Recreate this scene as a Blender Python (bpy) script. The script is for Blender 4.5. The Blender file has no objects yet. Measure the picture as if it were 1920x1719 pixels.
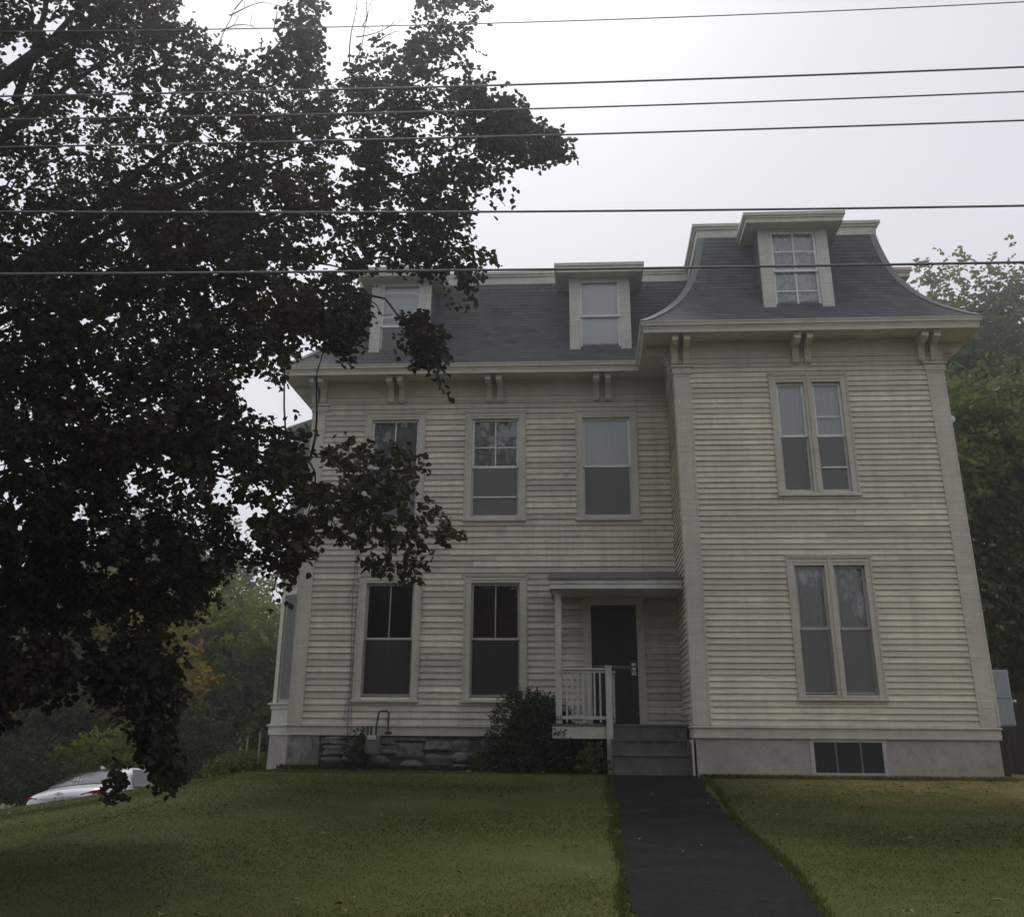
import bpy, math, random
import numpy as np
from mathutils import Vector
R = math.radians
rng = np.random.default_rng(7)
random.seed(7)
sc = bpy.context.scene
COL = sc.collection

# ------------------------------------------------------------------ camera model (used to place far things at a known depth)
FPX, PIT, ROL, YAW = 2015.2, .4081, .0078, .0711
CAM = np.array([9.024, -21.76, -.18])
OYP = -350.

def ray(px, py):
    u = (px - 960) / FPX
    w = -(py - 859.5 - OYP) / FPX
    cr, sr = math.cos(ROL), math.sin(ROL)
    xr = u * cr - w * sr
    up = u * sr + w * cr
    cp, sp = math.cos(PIT), math.sin(PIT)
    yf = cp - up * sp
    z = sp + up * cp
    cy, sy = math.cos(YAW), math.sin(YAW)
    return np.array([xr * cy - yf * sy, xr * sy + yf * cy, z])

def aty(px, py, Y):
    r = ray(px, py)
    return CAM + r * ((Y - CAM[1]) / r[1])

def proj(P):
    d = P - CAM
    cy, sy, cp, sp = math.cos(YAW), math.sin(YAW), math.cos(PIT), math.sin(PIT)
    xr = d[:, 0] * cy + d[:, 1] * sy; yf = -d[:, 0] * sy + d[:, 1] * cy
    fw = yf * cp + d[:, 2] * sp; up = -yf * sp + d[:, 2] * cp
    cr, sr = math.cos(ROL), math.sin(ROL)
    return 960 + FPX * (xr * cr + up * sr) / fw, 859.5 + OYP - FPX * (-xr * sr + up * cr) / fw

def atr(px, py, D):
    r = ray(px, py)
    return CAM + r * (D / math.hypot(r[0], r[1]))

# ------------------------------------------------------------------ materials
def mat(name):
    m = bpy.data.materials.new(name)
    m.use_nodes = True
    nt = m.node_tree
    b = nt.nodes['Principled BSDF']
    return m, nt, b

def nd(nt, t, **kw):
    n = nt.nodes.new(t)
    for k, v in kw.items():
        if k in n.inputs.keys():
            n.inputs[k].default_value = v
        else:
            setattr(n, k, v)
    return n

def lk(nt, a, b):
    nt.links.new(a, b)

def noise(nt, scale, detail=4, rough=.6, vec=None, stretch=None):
    n = nd(nt, 'ShaderNodeTexNoise')
    n.inputs['Scale'].default_value = scale
    n.inputs['Detail'].default_value = detail
    n.inputs['Roughness'].default_value = rough
    tc = nd(nt, 'ShaderNodeTexCoord')
    v = tc.outputs['Object']
    if stretch:
        mp = nd(nt, 'ShaderNodeMapping')
        mp.inputs['Scale'].default_value = stretch
        lk(nt, v, mp.inputs['Vector'])
        v = mp.outputs['Vector']
    lk(nt, v, n.inputs['Vector'])
    return n.outputs['Fac']

def ramp(nt, fac, stops):
    r = nd(nt, 'ShaderNodeValToRGB')
    e = r.color_ramp.elements
    while len(e) > 1:
        e.remove(e[0])
    e[0].position = stops[0][0]
    e[0].color = (*stops[0][1], 1)
    for p, c in stops[1:]:
        x = e.new(p)
        x.color = (*c, 1)
    lk(nt, fac, r.inputs['Fac'])
    return r.outputs['Color']

def mix(nt, fac, a, b, mode='MIX'):
    m = nd(nt, 'ShaderNodeMix', data_type='RGBA', blend_type=mode)
    for s, v in ((0, fac), (6, a), (7, b)):
        if hasattr(v, 'is_linked'):
            lk(nt, v, m.inputs[s])
        elif s == 0:
            m.inputs[s].default_value = v
        else:
            m.inputs[s].default_value = (*v, 1)
    return m.outputs[2]

def bump(nt, b, h, strength=.3, dist=.01):
    n = nd(nt, 'ShaderNodeBump')
    n.inputs['Strength'].default_value = strength
    n.inputs['Distance'].default_value = dist
    lk(nt, h, n.inputs['Height'])
    lk(nt, n.outputs['Normal'], b.inputs['Normal'])

def island(nt):
    return nd(nt, 'ShaderNodeNewGeometry').outputs['Random Per Island']

def simple(name, col, rough=.7, metal=0, var=.25, scale=6):
    m, nt, b = mat(name)
    f = noise(nt, scale)
    c = ramp(nt, f, [(.3, tuple(x * (1 - var) for x in col)), (.7, tuple(min(1, x * (1 + var)) for x in col))])
    lk(nt, c, b.inputs['Base Color'])
    b.inputs['Roughness'].default_value = rough
    b.inputs['Metallic'].default_value = metal
    bump(nt, b, noise(nt, scale * 8), .15, .004)
    return m

def paint(name, col, wear, bare=(.30, .27, .22), stain=(.30, .29, .25), vary=.15):
    """old oil paint: board to board tint, streaky grime, flaked patches down to grey wood"""
    m, nt, b = mat(name)
    isl = island(nt)
    lo = tuple(c * (1 - vary) for c in col)
    hi = tuple(min(.85, c * (1 + vary)) for c in col)
    c = ramp(nt, isl, [(0, lo), (.5, col), (1, hi)])
    c = mix(nt, ramp(nt, noise(nt, 1.1, 6, .65), [(.38, (0, 0, 0)), (.75, (.4, .4, .4))]), c, stain)
    str_ = noise(nt, 5, 6, .7, stretch=(.5, .5, 5))
    c = mix(nt, ramp(nt, str_, [(.46, (0, 0, 0)), (.76, (.6, .6, .6))]), c, stain)
    fl = nd(nt, 'ShaderNodeMath', operation='MULTIPLY')
    lk(nt, noise(nt, 24, 6, .75, stretch=(.22, .22, 2.2)), fl.inputs[0])
    lk(nt, noise(nt, .55, 6, .75), fl.inputs[1])
    th = .395 - .045 * wear
    c = mix(nt, ramp(nt, fl.outputs[0], [(th, (0, 0, 0)), (th + .03, (.9, .9, .9))]), c, bare)
    run = noise(nt, 3.2, 5, .7, stretch=(1.6, 1.6, .16))
    c = mix(nt, ramp(nt, run, [(.47, (0, 0, 0)), (.75, (.42 * wear,) * 3)]), c, stain)
    lk(nt, c, b.inputs['Base Color'])
    b.inputs['Roughness'].default_value = .62
    bump(nt, b, noise(nt, 40, 5, .7, stretch=(.4, .4, 2)), .25, .004)
    return m

M = {}
M['siding'] = paint('siding_paint', (.70, .635, .515), 1.0, stain=(.36, .335, .28), vary=.2)
M['siding_main'] = paint('siding_paint_worn_shaded', (.66, .598, .492), 1.4, stain=(.31, .29, .25), vary=.24)  # more worn; base colour also lowered to paint in the beech's shade
M['trim'] = paint('trim_paint', (.58, .54, .45), .8, vary=.06)
M['trim_white'] = paint('trim_paint_pale', (.62, .605, .55), .7, vary=.05)
M['sash_white'] = simple('sash_white', (.72, .73, .73), .45, var=.08)
M['sash_grey'] = paint('sash_paint', (.42, .41, .38), .9)
M['black_pipe'] = simple('black_pipe', (.03, .032, .03), .5)
M['meter'] = simple('meter_paint', (.12, .15, .14), .5)
M['grey_metal'] = simple('grey_metal', (.30, .33, .36), .42, .25, .1, 3)
M['grey_dark'] = simple('grey_dark', (.12, .12, .125), .5)
M['lamp_white'] = simple('lamp_white', (.7, .7, .68), .35, var=.05)
M['door'] = simple('door_paint', (.012, .018, .016), .6, var=.3)
M['dark'] = simple('dark_interior', (.03, .03, .03), .9)
M['dark_red'] = simple('dark_red_room', (.085, .035, .028), .9, var=.35, scale=2)
M['wood_grey'] = simple('weathered_wood', (.10, .106, .09), .8, var=.35, scale=5)
M['wood_post'] = paint('post_paint', (.50, .49, .45), 1.3)
M['wood_dark'] = simple('dark_wood', (.05, .042, .034), .9)
M['cable'] = simple('cable_sheath', (.16, .16, .165), .6)
M['rubble'] = simple('rubble_stone', (.155, .145, .13), .85, var=.5, scale=7)
M['mortar'] = simple('dark_mortar', (.085, .08, .072), .95, var=.4, scale=14)
M['bark'] = simple('beech_bark', (.03, .029, .027), .9, var=.3, scale=10)
M['bark2'] = simple('grey_bark', (.10, .09, .078), .9, var=.3, scale=10)
M['stake'] = simple('stake_wood', (.34, .28, .20), .8)
M['tyre'] = simple('tyre_rubber', (.02, .02, .02), .8)
M['alloy'] = simple('alloy', (.5, .5, .52), .3, .9)
M['flash'] = simple('roof_flashing', (.17, .185, .182), .75, 0, .15)
M['porch_shingle'] = simple('porch_roofing', (.13, .125, .11), .9, var=.3)
M['neigh'] = paint('neighbour_siding', (.26, .23, .20), .5)

def concrete():
    m, nt, b = mat('foundation_concrete')
    c = ramp(nt, noise(nt, 1.6, 7, .65), [(.3, (.30, .27, .245)), (.55, (.40, .365, .335)), (.75, (.48, .445, .41))])
    c = mix(nt, ramp(nt, noise(nt, 9, 5, .7), [(.5, (0, 0, 0)), (.75, (.6, .6, .6))]), c, (.20, .19, .155))
    lk(nt, c, b.inputs['Base Color'])
    b.inputs['Roughness'].default_value = .9
    bump(nt, b, noise(nt, 30, 6, .7), .4, .01)
    return m
M['concrete'] = concrete()

def shingle():
    m, nt, b = mat('roof_shingle')
    tc = nd(nt, 'ShaderNodeTexCoord')
    sx = nd(nt, 'ShaderNodeSeparateXYZ')
    lk(nt, tc.outputs['Object'], sx.inputs[0])
    ad = nd(nt, 'ShaderNodeMath', operation='ADD')
    lk(nt, sx.outputs[0], ad.inputs[0])
    lk(nt, sx.outputs[1], ad.inputs[1])
    cb = nd(nt, 'ShaderNodeCombineXYZ')
    lk(nt, ad.outputs[0], cb.inputs[0])
    lk(nt, sx.outputs[2], cb.inputs[1])
    br = nd(nt, 'ShaderNodeTexBrick')
    br.inputs['Scale'].default_value = 1
    br.inputs['Brick Width'].default_value = .26
    br.inputs['Row Height'].default_value = .1
    br.inputs['Mortar Size'].default_value = .004
    br.inputs['Color1'].default_value = (.050, .056, .062, 1)
    br.inputs['Color2'].default_value = (.100, .106, .113, 1)
    br.inputs['Mortar'].default_value = (.05, .055, .06, 1)
    lk(nt, cb.outputs[0], br.inputs['Vector'])
    c = mix(nt, ramp(nt, noise(nt, 1.2, 6, .65), [(.4, (0, 0, 0)), (.7, (.7, .7, .7))]), br.outputs['Color'], (.095, .10, .10))
    c = mix(nt, ramp(nt, noise(nt, 18, 4, .7), [(.55, (0, 0, 0)), (.8, (.5, .5, .5))]), c, (.155, .158, .16))
    lk(nt, c, b.inputs['Base Color'])
    b.inputs['Roughness'].default_value = .85
    bump(nt, b, br.outputs['Fac'], .35, .008)
    return m
M['shingle'] = shingle()

def leafmat(name, cols, trans=.25, tcol=None, patch=.35, patchcol=None, rough=.5, pscale=1.2):
    m, nt, b = mat(name)
    n = len(cols)
    c = ramp(nt, island(nt), [(i / max(1, n - 1), q) for i, q in enumerate(cols)])
    if patchcol:
        c = mix(nt, ramp(nt, noise(nt, pscale, 3, .5), [(.52, (0, 0, 0)), (.68, (patch,) * 3)]), c, patchcol)
    lk(nt, c, b.inputs['Base Color'])
    b.inputs['Roughness'].default_value = rough
    b.inputs['Specular IOR Level'].default_value = .06
    tr = nd(nt, 'ShaderNodeBsdfTranslucent')
    cc = mix(nt, 1.0, c, tcol or (1.2, 1.2, .8), 'MULTIPLY')
    lk(nt, cc, tr.inputs['Color'])
    ms = nd(nt, 'ShaderNodeMixShader')
    ms.inputs[0].default_value = trans
    lk(nt, b.outputs[0], ms.inputs[1])
    lk(nt, tr.outputs[0], ms.inputs[2])
    lk(nt, ms.outputs[0], nt.nodes['Material Output'].inputs['Surface'])
    return m
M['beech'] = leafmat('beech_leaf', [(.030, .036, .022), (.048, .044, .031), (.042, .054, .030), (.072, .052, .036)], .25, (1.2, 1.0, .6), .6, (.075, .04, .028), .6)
M['maple'] = leafmat('green_leaf', [(.085, .105, .048), (.125, .145, .066), (.17, .19, .088), (.10, .12, .054)], .42, (1.15, 1.2, .7), .5, (.12, .135, .058))
M['olive'] = leafmat('olive_leaf', [(.07, .085, .025), (.095, .112, .032), (.13, .142, .04)], .45, (1.5, 1.5, .6), .5, (.15, .14, .04))
M['amber'] = leafmat('turning_leaf', [(.10, .115, .03), (.14, .145, .04), (.19, .165, .05)], .45, (1.5, 1.4, .5), .8, (.26, .14, .05), pscale=.45)
M['darkleaf'] = leafmat('dark_leaf', [(.028, .04, .016), (.04, .052, .02), (.05, .06, .024)], .2)
M['bush'] = leafmat('bush_leaf', [(.036, .056, .026), (.052, .076, .034), (.07, .09, .042)], .2, (1.2, 1.3, .7), .5, (.06, .075, .02))
M['litter'] = leafmat('fallen_leaf', [(.10, .07, .035), (.16, .12, .06), (.22, .19, .10), (.07, .05, .03)], .1)
M['pale'] = leafmat('pale_leaf', [(.30, .31, .26), (.38, .38, .33), (.2, .22, .16)], .2)
M['weed'] = leafmat('weed_leaf', [(.07, .09, .03), (.10, .12, .045), (.13, .13, .05)], .3)

def grass(name, trans):
    m, nt, b = mat(name)
    tc = nd(nt, 'ShaderNodeTexCoord')
    big = noise(nt, .55, 7, .7)
    c = ramp(nt, big, [(.3, (.052, .064, .021)), (.5, (.079, .092, .030)), (.7, (.112, .124, .044))])
    c = mix(nt, ramp(nt, noise(nt, 2.3, 6, .7), [(.45, (0, 0, 0)), (.75, (.5, .5, .5))]), c, (.115, .105, .048))
    # thin, dry strip along the foot of the wing where the eaves keep the rain off
    sx = nd(nt, 'ShaderNodeSeparateXYZ')
    lk(nt, tc.outputs['Object'], sx.inputs[0])
    mx = nd(nt, 'ShaderNodeMapRange'); mx.inputs[1].default_value = 10.9; mx.inputs[2].default_value = 13.2
    lk(nt, sx.outputs[0], mx.inputs[0])
    my = nd(nt, 'ShaderNodeMapRange'); my.inputs[1].default_value = -6.2; my.inputs[2].default_value = -3.2
    lk(nt, sx.outputs[1], my.inputs[0])
    m1 = nd(nt, 'ShaderNodeMath', operation='MULTIPLY')
    lk(nt, mx.outputs[0], m1.inputs[0]); lk(nt, my.outputs[0], m1.inputs[1])
    m2 = nd(nt, 'ShaderNodeMath', operation='MULTIPLY')
    lk(nt, m1.outputs[0], m2.inputs[0]); lk(nt, ramp(nt, noise(nt, 1.5, 5, .65), [(.3, (.25, .25, .25)), (.6, (1, 1, 1))]), m2.inputs[1])
    c = mix(nt, m2.outputs[0], c, (.34, .28, .13))
    g = nd(nt, 'ShaderNodeNewGeometry')
    v = ramp(nt, g.outputs['Random Per Island'], [(0, (.85, .85, .85)), (1, (1.15, 1.15, 1.1))])
    c = mix(nt, 1.0, c, v, 'MULTIPLY')
    lk(nt, c, b.inputs['Base Color'])
    b.inputs['Roughness'].default_value = .8
    b.inputs['Specular IOR Level'].default_value = .02
    bump(nt, b, noise(nt, 60, 4, .8), .5, .02)
    tr = nd(nt, 'ShaderNodeBsdfTranslucent'); lk(nt, mix(nt, 1.0, c, (1.15, 1.2, .7), 'MULTIPLY'), tr.inputs['Color'])
    ms = nd(nt, 'ShaderNodeMixShader'); ms.inputs[0].default_value = trans
    lk(nt, b.outputs[0], ms.inputs[1]); lk(nt, tr.outputs[0], ms.inputs[2]); lk(nt, ms.outputs[0], nt.nodes['Material Output'].inputs['Surface'])
    return m
M['grass'] = grass('grass_blade', .35)
M['turf'] = grass('turf', .0)

def asphalt():
    m, nt, b = mat('path_asphalt')
    c = ramp(nt, noise(nt, 55, 5, .85), [(.35, (.006, .006, .0065)), (.55, (.012, .012, .0125)), (.75, (.05, .05, .05))])
    c = mix(nt, ramp(nt, noise(nt, 2.6, 8, .75), [(.42, (0, 0, 0)), (.72, (.75, .75, .75))]), c, (.032, .031, .029))
    c = mix(nt, ramp(nt, noise(nt, 11, 6, .8), [(.5, (0, 0, 0)), (.72, (.6, .6, .6))]), c, (.006, .006, .006))
    vo = nd(nt, 'ShaderNodeTexVoronoi', feature='DISTANCE_TO_EDGE'); vo.inputs['Scale'].default_value = .9
    tc = nd(nt, 'ShaderNodeTexCoord'); wv = nd(nt, 'ShaderNodeVectorMath', operation='ADD')
    nz = nd(nt, 'ShaderNodeTexNoise'); nz.inputs['Scale'].default_value = 2.5; nz.inputs['Detail'].default_value = 6; lk(nt, tc.outputs['Object'], nz.inputs['Vector'])
    lk(nt, tc.outputs['Object'], wv.inputs[0]); lk(nt, nz.outputs['Color'], wv.inputs[1]); lk(nt, wv.outputs[0], vo.inputs['Vector'])
    c = mix(nt, ramp(nt, vo.outputs[0], [(.0, (.85, .85, .85)), (.012, (0, 0, 0))]), c, (.003, .003, .003))
    lk(nt, c, b.inputs['Base Color'])
    b.inputs['Specular IOR Level'].default_value = .1
    b.inputs['Roughness'].default_value = .95
    bump(nt, b, noise(nt, 110, 3, .8), .5, .008)
    return m
M['asphalt'] = asphalt()

def glass():
    m, nt, b = mat('window_glass')
    gl = nd(nt, 'ShaderNodeBsdfGlossy'); gl.inputs['Roughness'].default_value = .015
    gl.inputs['Color'].default_value = (.9, .93, .95, 1)
    tr = nd(nt, 'ShaderNodeBsdfTransparent'); tr.inputs['Color'].default_value = (.95, .965, .96, 1)
    fr = nd(nt, 'ShaderNodeFresnel'); fr.inputs['IOR'].default_value = 1.8
    bp = nd(nt, 'ShaderNodeBump'); bp.inputs['Strength'].default_value = .06; bp.inputs['Distance'].default_value = .02
    lk(nt, noise(nt, 2.2, 2, .5), bp.inputs['Height'])
    lk(nt, bp.outputs[0], gl.inputs['Normal'])
    ms = nd(nt, 'ShaderNodeMixShader')
    lk(nt, fr.outputs[0], ms.inputs[0]); lk(nt, tr.outputs[0], ms.inputs[1]); lk(nt, gl.outputs[0], ms.inputs[2])
    lk(nt, ms.outputs[0], nt.nodes['Material Output'].inputs['Surface'])
    return m
M['glass'] = glass()

def screen(name, v):
    m, nt, b = mat(name)
    b.inputs['Base Color'].default_value = (v, v, v, 1)
    b.inputs['Roughness'].default_value = .7
    tr = nd(nt, 'ShaderNodeBsdfTransparent')
    ms = nd(nt, 'ShaderNodeMixShader'); ms.inputs[0].default_value = .35
    lk(nt, b.outputs[0], ms.inputs[1]); lk(nt, tr.outputs[0], ms.inputs[2])
    lk(nt, ms.outputs[0], nt.nodes['Material Output'].inputs['Surface'])
    return m
M['screen'] = screen('insect_screen', .21)
M['screen_dark'] = screen('old_screen', .035)

def cloth(name, col, folds, crinkle=0, rough=.8):
    m, nt, b = mat(name)
    f = noise(nt, folds, 3, .5, stretch=(1, 1, .06))
    c = ramp(nt, f, [(.3, tuple(x * .84 for x in col)), (.7, col)])
    lk(nt, c, b.inputs['Base Color'])
    b.inputs['Roughness'].default_value = rough
    if crinkle:
        n = nd(nt, 'ShaderNodeTexVoronoi'); n.inputs['Scale'].default_value = 6
        n.feature = 'DISTANCE_TO_EDGE'
        tc = nd(nt, 'ShaderNodeTexCoord'); lk(nt, tc.outputs['Object'], n.inputs['Vector'])
        bump(nt, b, n.outputs[0], 1, .08)
        b.inputs['Roughness'].default_value = .25
    else:
        bump(nt, b, f, .6, .03)
    return m
M['blind'] = cloth('window_blind', (.74, .75, .75), .4)
M['blind_white'] = cloth('white_blind', (.94, .95, .96), .4)
M['sheer'] = cloth('sheer_curtain', (.55, .56, .55), 9)
M['lace'] = cloth('lace_curtain', (.5, .52, .54), 22)
M['plastic'] = cloth('crinkled_plastic', (.82, .84, .85), 3, 1)

def carpaint():
    m, nt, b = mat('white_car_paint')
    b.inputs['Base Color'].default_value = (.72, .73, .74, 1)
    b.inputs['Roughness'].default_value = .3
    b.inputs['Coat Weight'].default_value = .6
    return m
M['car'] = carpaint()
M['car_glass'] = simple('car_glass', (.025, .028, .03), .08, var=.05)
M['tail'] = simple('tail_lamp', (.28, .012, .018), .2, var=.2, scale=12)
M['plate'] = simple('plate', (.42, .46, .46), .4)

# ------------------------------------------------------------------ mesh helpers
class MB:
    def __init__(s):
        s.v = []; s.f = []
    def add(s, vs, fs):
        n = len(s.v)
        s.v += [tuple(map(float, p)) for p in vs]
        s.f += [tuple(n + i for i in f) for f in fs]
        return s
    def box(s, x0, x1, y0, y1, z0, z1, F=None):
        vs = [(x0, y0, z0), (x1, y0, z0), (x1, y1, z0), (x0, y1, z0), (x0, y0, z1), (x1, y0, z1), (x1, y1, z1), (x0, y1, z1)]
        if F: vs = [F(*p) for p in vs]
        return s.add(vs, [(0, 3, 2, 1), (4, 5, 6, 7), (0, 1, 5, 4), (1, 2, 6, 5), (2, 3, 7, 6), (3, 0, 4, 7)])
    def prism(s, poly, a0, a1, F):
        """poly of (p,q) pairs extruded from a0 to a1: F(a,p,q)"""
        n = len(poly)
        vs = [F(a0, p, q) for p, q in poly] + [F(a1, p, q) for p, q in poly]
        fs = [tuple(range(n))[::-1], tuple(range(n, 2 * n))] + [(i, (i + 1) % n, n + (i + 1) % n, n + i) for i in range(n)]
        return s.add(vs, fs)
    def tube(s, pts, rad, n=8, cap=True):
        pts = [np.array(p, float) for p in pts]
        if not hasattr(rad, '__len__'): rad = [rad] * len(pts)
        vs = []
        ref = np.array([.3, .2, .93])
        for i, p in enumerate(pts):
            t = pts[min(i + 1, len(pts) - 1)] - pts[max(i - 1, 0)]
            t = t / (np.linalg.norm(t) + 1e-9)
            a = np.cross(t, ref)
            if np.linalg.norm(a) < .1: a = np.cross(t, (1, 0, 0))
            a /= np.linalg.norm(a); b = np.cross(t, a)
            for k in range(n):
                q = 2 * math.pi * k / n
                vs.append(p + rad[i] * (a * math.cos(q) + b * math.sin(q)))
        fs = []
        for i in range(len(pts) - 1):
            for k in range(n):
                fs.append((i * n + k, i * n + (k + 1) % n, (i + 1) * n + (k + 1) % n, (i + 1) * n + k))
        if cap:
            fs += [tuple(range(n))[::-1], tuple((len(pts) - 1) * n + k for k in range(n))]
        return s.add(vs, fs)
    def lathe(s, c, prof, axis='z', n=14):
        vs = []; fs = []
        for h, r in prof:
            for k in range(n):
                q = 2 * math.pi * k / n; a, b = r * math.cos(q), r * math.sin(q)
                p = {'z': (a, b, h), 'y': (a, h, b), 'x': (h, a, b)}[axis]
                vs.append((c[0] + p[0], c[1] + p[1], c[2] + p[2]))
        for i in range(len(prof) - 1):
            for k in range(n):
                fs.append((i * n + k, i * n + (k + 1) % n, (i + 1) * n + (k + 1) % n, (i + 1) * n + k))
        fs += [tuple(range(n))[::-1], tuple((len(prof) - 1) * n + k for k in range(n))]
        return s.add(vs, fs)
    def blob(s, c, r, seed=0, rough=.25, n=10, power=.8):
        rg = np.random.default_rng(seed)
        ph = rg.uniform(0, 6, 9)
        vs = []; fs = []
        for i in range(n + 1):
            t = math.pi * i / n
            for k in range(n):
                p = 2 * math.pi * k / n
                d = np.array([math.sin(t) * math.cos(p), math.sin(t) * math.sin(p), math.cos(t)])
                w = 1 + rough * (math.sin(3 * d[0] + ph[0]) * .5 + math.sin(4 * d[1] + ph[1]) * .4 + math.sin(5 * d[2] + ph[2]) * .4 + math.sin(7 * d[0] + 6 * d[1] + ph[3]) * .25)
                q = d * w
                q = np.sign(q) * np.abs(q) ** power
                vs.append((c[0] + r[0] * q[0], c[1] + r[1] * q[1], c[2] + r[2] * q[2]))
        for i in range(n):
            for k in range(n):
                fs.append((i * n + k, (i + 1) * n + k, (i + 1) * n + (k + 1) % n, i * n + (k + 1) % n))
        return s.add(vs, fs)

def pane_quad(F, u0, u1, w, z0, z1):
    q = [np.array(F(u0, w, z0), float), np.array(F(u1, w, z0), float), np.array(F(u1, w, z1), float), np.array(F(u0, w, z1), float)]
    out = np.array(F(u0, w + 1, z0), float) - q[0]
    if np.dot(np.cross(q[1] - q[0], q[2] - q[1]), out) < 0: q = q[::-1]
    return MB().add(q, [(0, 1, 2, 3)])

def place(o, parent):
    COL.objects.link(o)
    if parent is not None:
        o.parent = parent
        off = np.zeros(3)
        p = parent
        while p is not None:
            off += np.array(p.location); p = p.parent
        o.location = tuple(-off)
    return o

def obj(name, mb, m, parent=None, bevel=0, smooth=False):
    me = bpy.data.meshes.new(name)
    me.from_pydata(mb.v, [], mb.f)
    me.materials.append(m if not isinstance(m, str) else M[m])
    o = bpy.data.objects.new(name, me)
    place(o, parent)
    if smooth:
        me.polygons.foreach_set('use_smooth', [True] * len(me.polygons))
    if bevel:
        bv = o.modifiers.new('bevel', 'BEVEL'); bv.width = bevel; bv.segments = 1; bv.limit_method = 'ANGLE'
    return o

def tag(o, label, cat, group=None):
    o['label'] = label; o['category'] = cat
    if group: o['group'] = group
    return o

def thing(name, label, cat, loc, group=None):
    o = bpy.data.objects.new(name, None)
    COL.objects.link(o); o.location = tuple(map(float, loc)); o.empty_display_size = .3
    return tag(o, label, cat, group)

def struct(o, kind='structure'):
    o['kind'] = kind
    return o

def rawmesh(name, V, faces, m, parent=None, smooth=False, loops=4):
    me = bpy.data.meshes.new(name)
    nf = len(faces)
    me.vertices.add(len(V)); me.vertices.foreach_set('co', np.asarray(V, np.float32).ravel())
    me.loops.add(nf * loops); me.loops.foreach_set('vertex_index', np.asarray(faces, np.int32).ravel())
    me.polygons.add(nf); me.polygons.foreach_set('loop_start', np.arange(nf, dtype=np.int32) * loops)
    if smooth: me.polygons.foreach_set('use_smooth', np.ones(nf, bool))
    me.update(calc_edges=True)
    me.materials.append(M[m])
    o = bpy.data.objects.new(name, me)
    return place(o, parent)

def unit(a):
    return a / (np.linalg.norm(a, axis=-1, keepdims=True) + 1e-9)

def leaves(name, P, A, N, L, W, m, parent, fold=.25):
    """oval leaves folded along the midrib: base P, axis A, face normal N"""
    A = unit(A); B = unit(np.cross(N, A)); N = np.cross(A, B)
    L = L[:, None]; W = W[:, None]
    up = N * (W * fold)
    v = np.stack([P, P + A * L * .35 + B * W * .5 + up, P + A * L * .72 + B * W * .4 + up, P + A * L - N * L * .08,
                  P + A * L * .72 - B * W * .4 + up, P + A * L * .35 - B * W * .5 + up], 1).reshape(-1, 3)
    n = len(P); b = np.arange(n)[:, None] * 6
    f = np.concatenate([b + np.array([[0, 1, 2, 3]]), b + np.array([[0, 3, 4, 5]])], 1).reshape(-1, 4)
    return rawmesh(name, v, f, m, parent)

def noise3(P, s, seed):
    """cheap smooth 3-D noise in -1..1"""
    rg = np.random.default_rng(seed); out = np.zeros(len(P))
    for k in range(7):
        d = unit(rg.normal(size=3)) * s * rg.uniform(.6, 1.7)
        out += np.sin(P @ d + rg.uniform(0, 6.28))
    return out / 3.2

# ------------------------------------------------------------------ ground
def sstep(a, b, x):
    t = np.clip((x - a) / (b - a), 0, 1); return t * t * (3 - 2 * t)

def gh(x, y):
    x = np.asarray(x, float); y = np.asarray(y, float)
    z = -.755 - .068 * np.clip(-2.25 - y, 0, 14.6)
    s = np.clip(3.2 - x, 0, None)
    z = z - .148 * np.clip(s, 0, 9) * (1 - .55 * sstep(-9, -15, y))
    z = z - np.clip(y + .3, 0, 3.6) * .27 * sstep(2.3, .2, x)
    z = z + .03 * np.sin(x * .9 + 1) * np.sin(y * .7) * sstep(-2.4, -3.5, y)
    z = z - .035 * np.clip(x - 15.6, 0, 8) * sstep(-5, 0, y)
    return z

def axis(a, b, fine, lo, hi, k):
    core = np.arange(a, b + 1e-6, fine)
    l = a - np.geomspace(fine, a - lo, k); h = b + np.geomspace(fine, hi - b, k)
    return np.concatenate([l[::-1], core, h])
gx = axis(-6, 20, .25, -260, 290, 22); gy = axis(-19, 8, .25, -260, 330, 22)
X, Y = np.meshgrid(gx, gy)
Z = gh(X, Y)
V = np.stack([X, Y, Z], -1).reshape(-1, 3)
nx, ny = len(gx), len(gy)
i = np.arange(nx - 1)[None, :] + np.arange(ny - 1)[:, None] * nx
F = np.stack([i, i + 1, i + 1 + nx, i + nx], -1).reshape(-1, 4)
struct(rawmesh('lawn', V, F, 'turf', smooth=True))

# asphalt path up to the steps, with a ragged edge, and the road the camera stands beside
def sheet(name, rows, m, lift=.012):
    V = []; F = []
    for k, (xs, y) in enumerate(rows):
        for x in xs: V.append((x, y, float(gh(x, y)) + lift))
    w = len(rows[0][0])
    for k in range(len(rows) - 1):
        for j in range(w - 1):
            F.append((k * w + j, k * w + j + 1, (k + 1) * w + j + 1, (k + 1) * w + j))
    return rawmesh(name, V, F, m)
def pl(y): return 9.30 + .04 * math.sin(y * .8) + .02 * math.sin(y * 2.9) + .03 * random.uniform(-1, 1)
def pr(y): return 10.74 + (.0 if y < -3.4 else .04) + .05 * math.sin(y * .55 + 1) + .02 * math.sin(y * 3.3) + .035 * random.uniform(-1, 1)
ys = np.arange(-18.4, -1.99, .12)
struct(sheet('path', [(list(np.linspace(pl(y), pr(y), 7)), float(y)) for y in ys], 'asphalt', .012))
struct(sheet('road', [(list(np.linspace(-120, 120, 40)), float(y)) for y in np.linspace(-28.5, -18.6, 8)], 'asphalt', .02))
struct(sheet('side_street', [(list(np.linspace(-8.5, -.6, 10)), float(y)) for y in np.linspace(2.6, 60, 40)], 'asphalt', .015))

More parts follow.
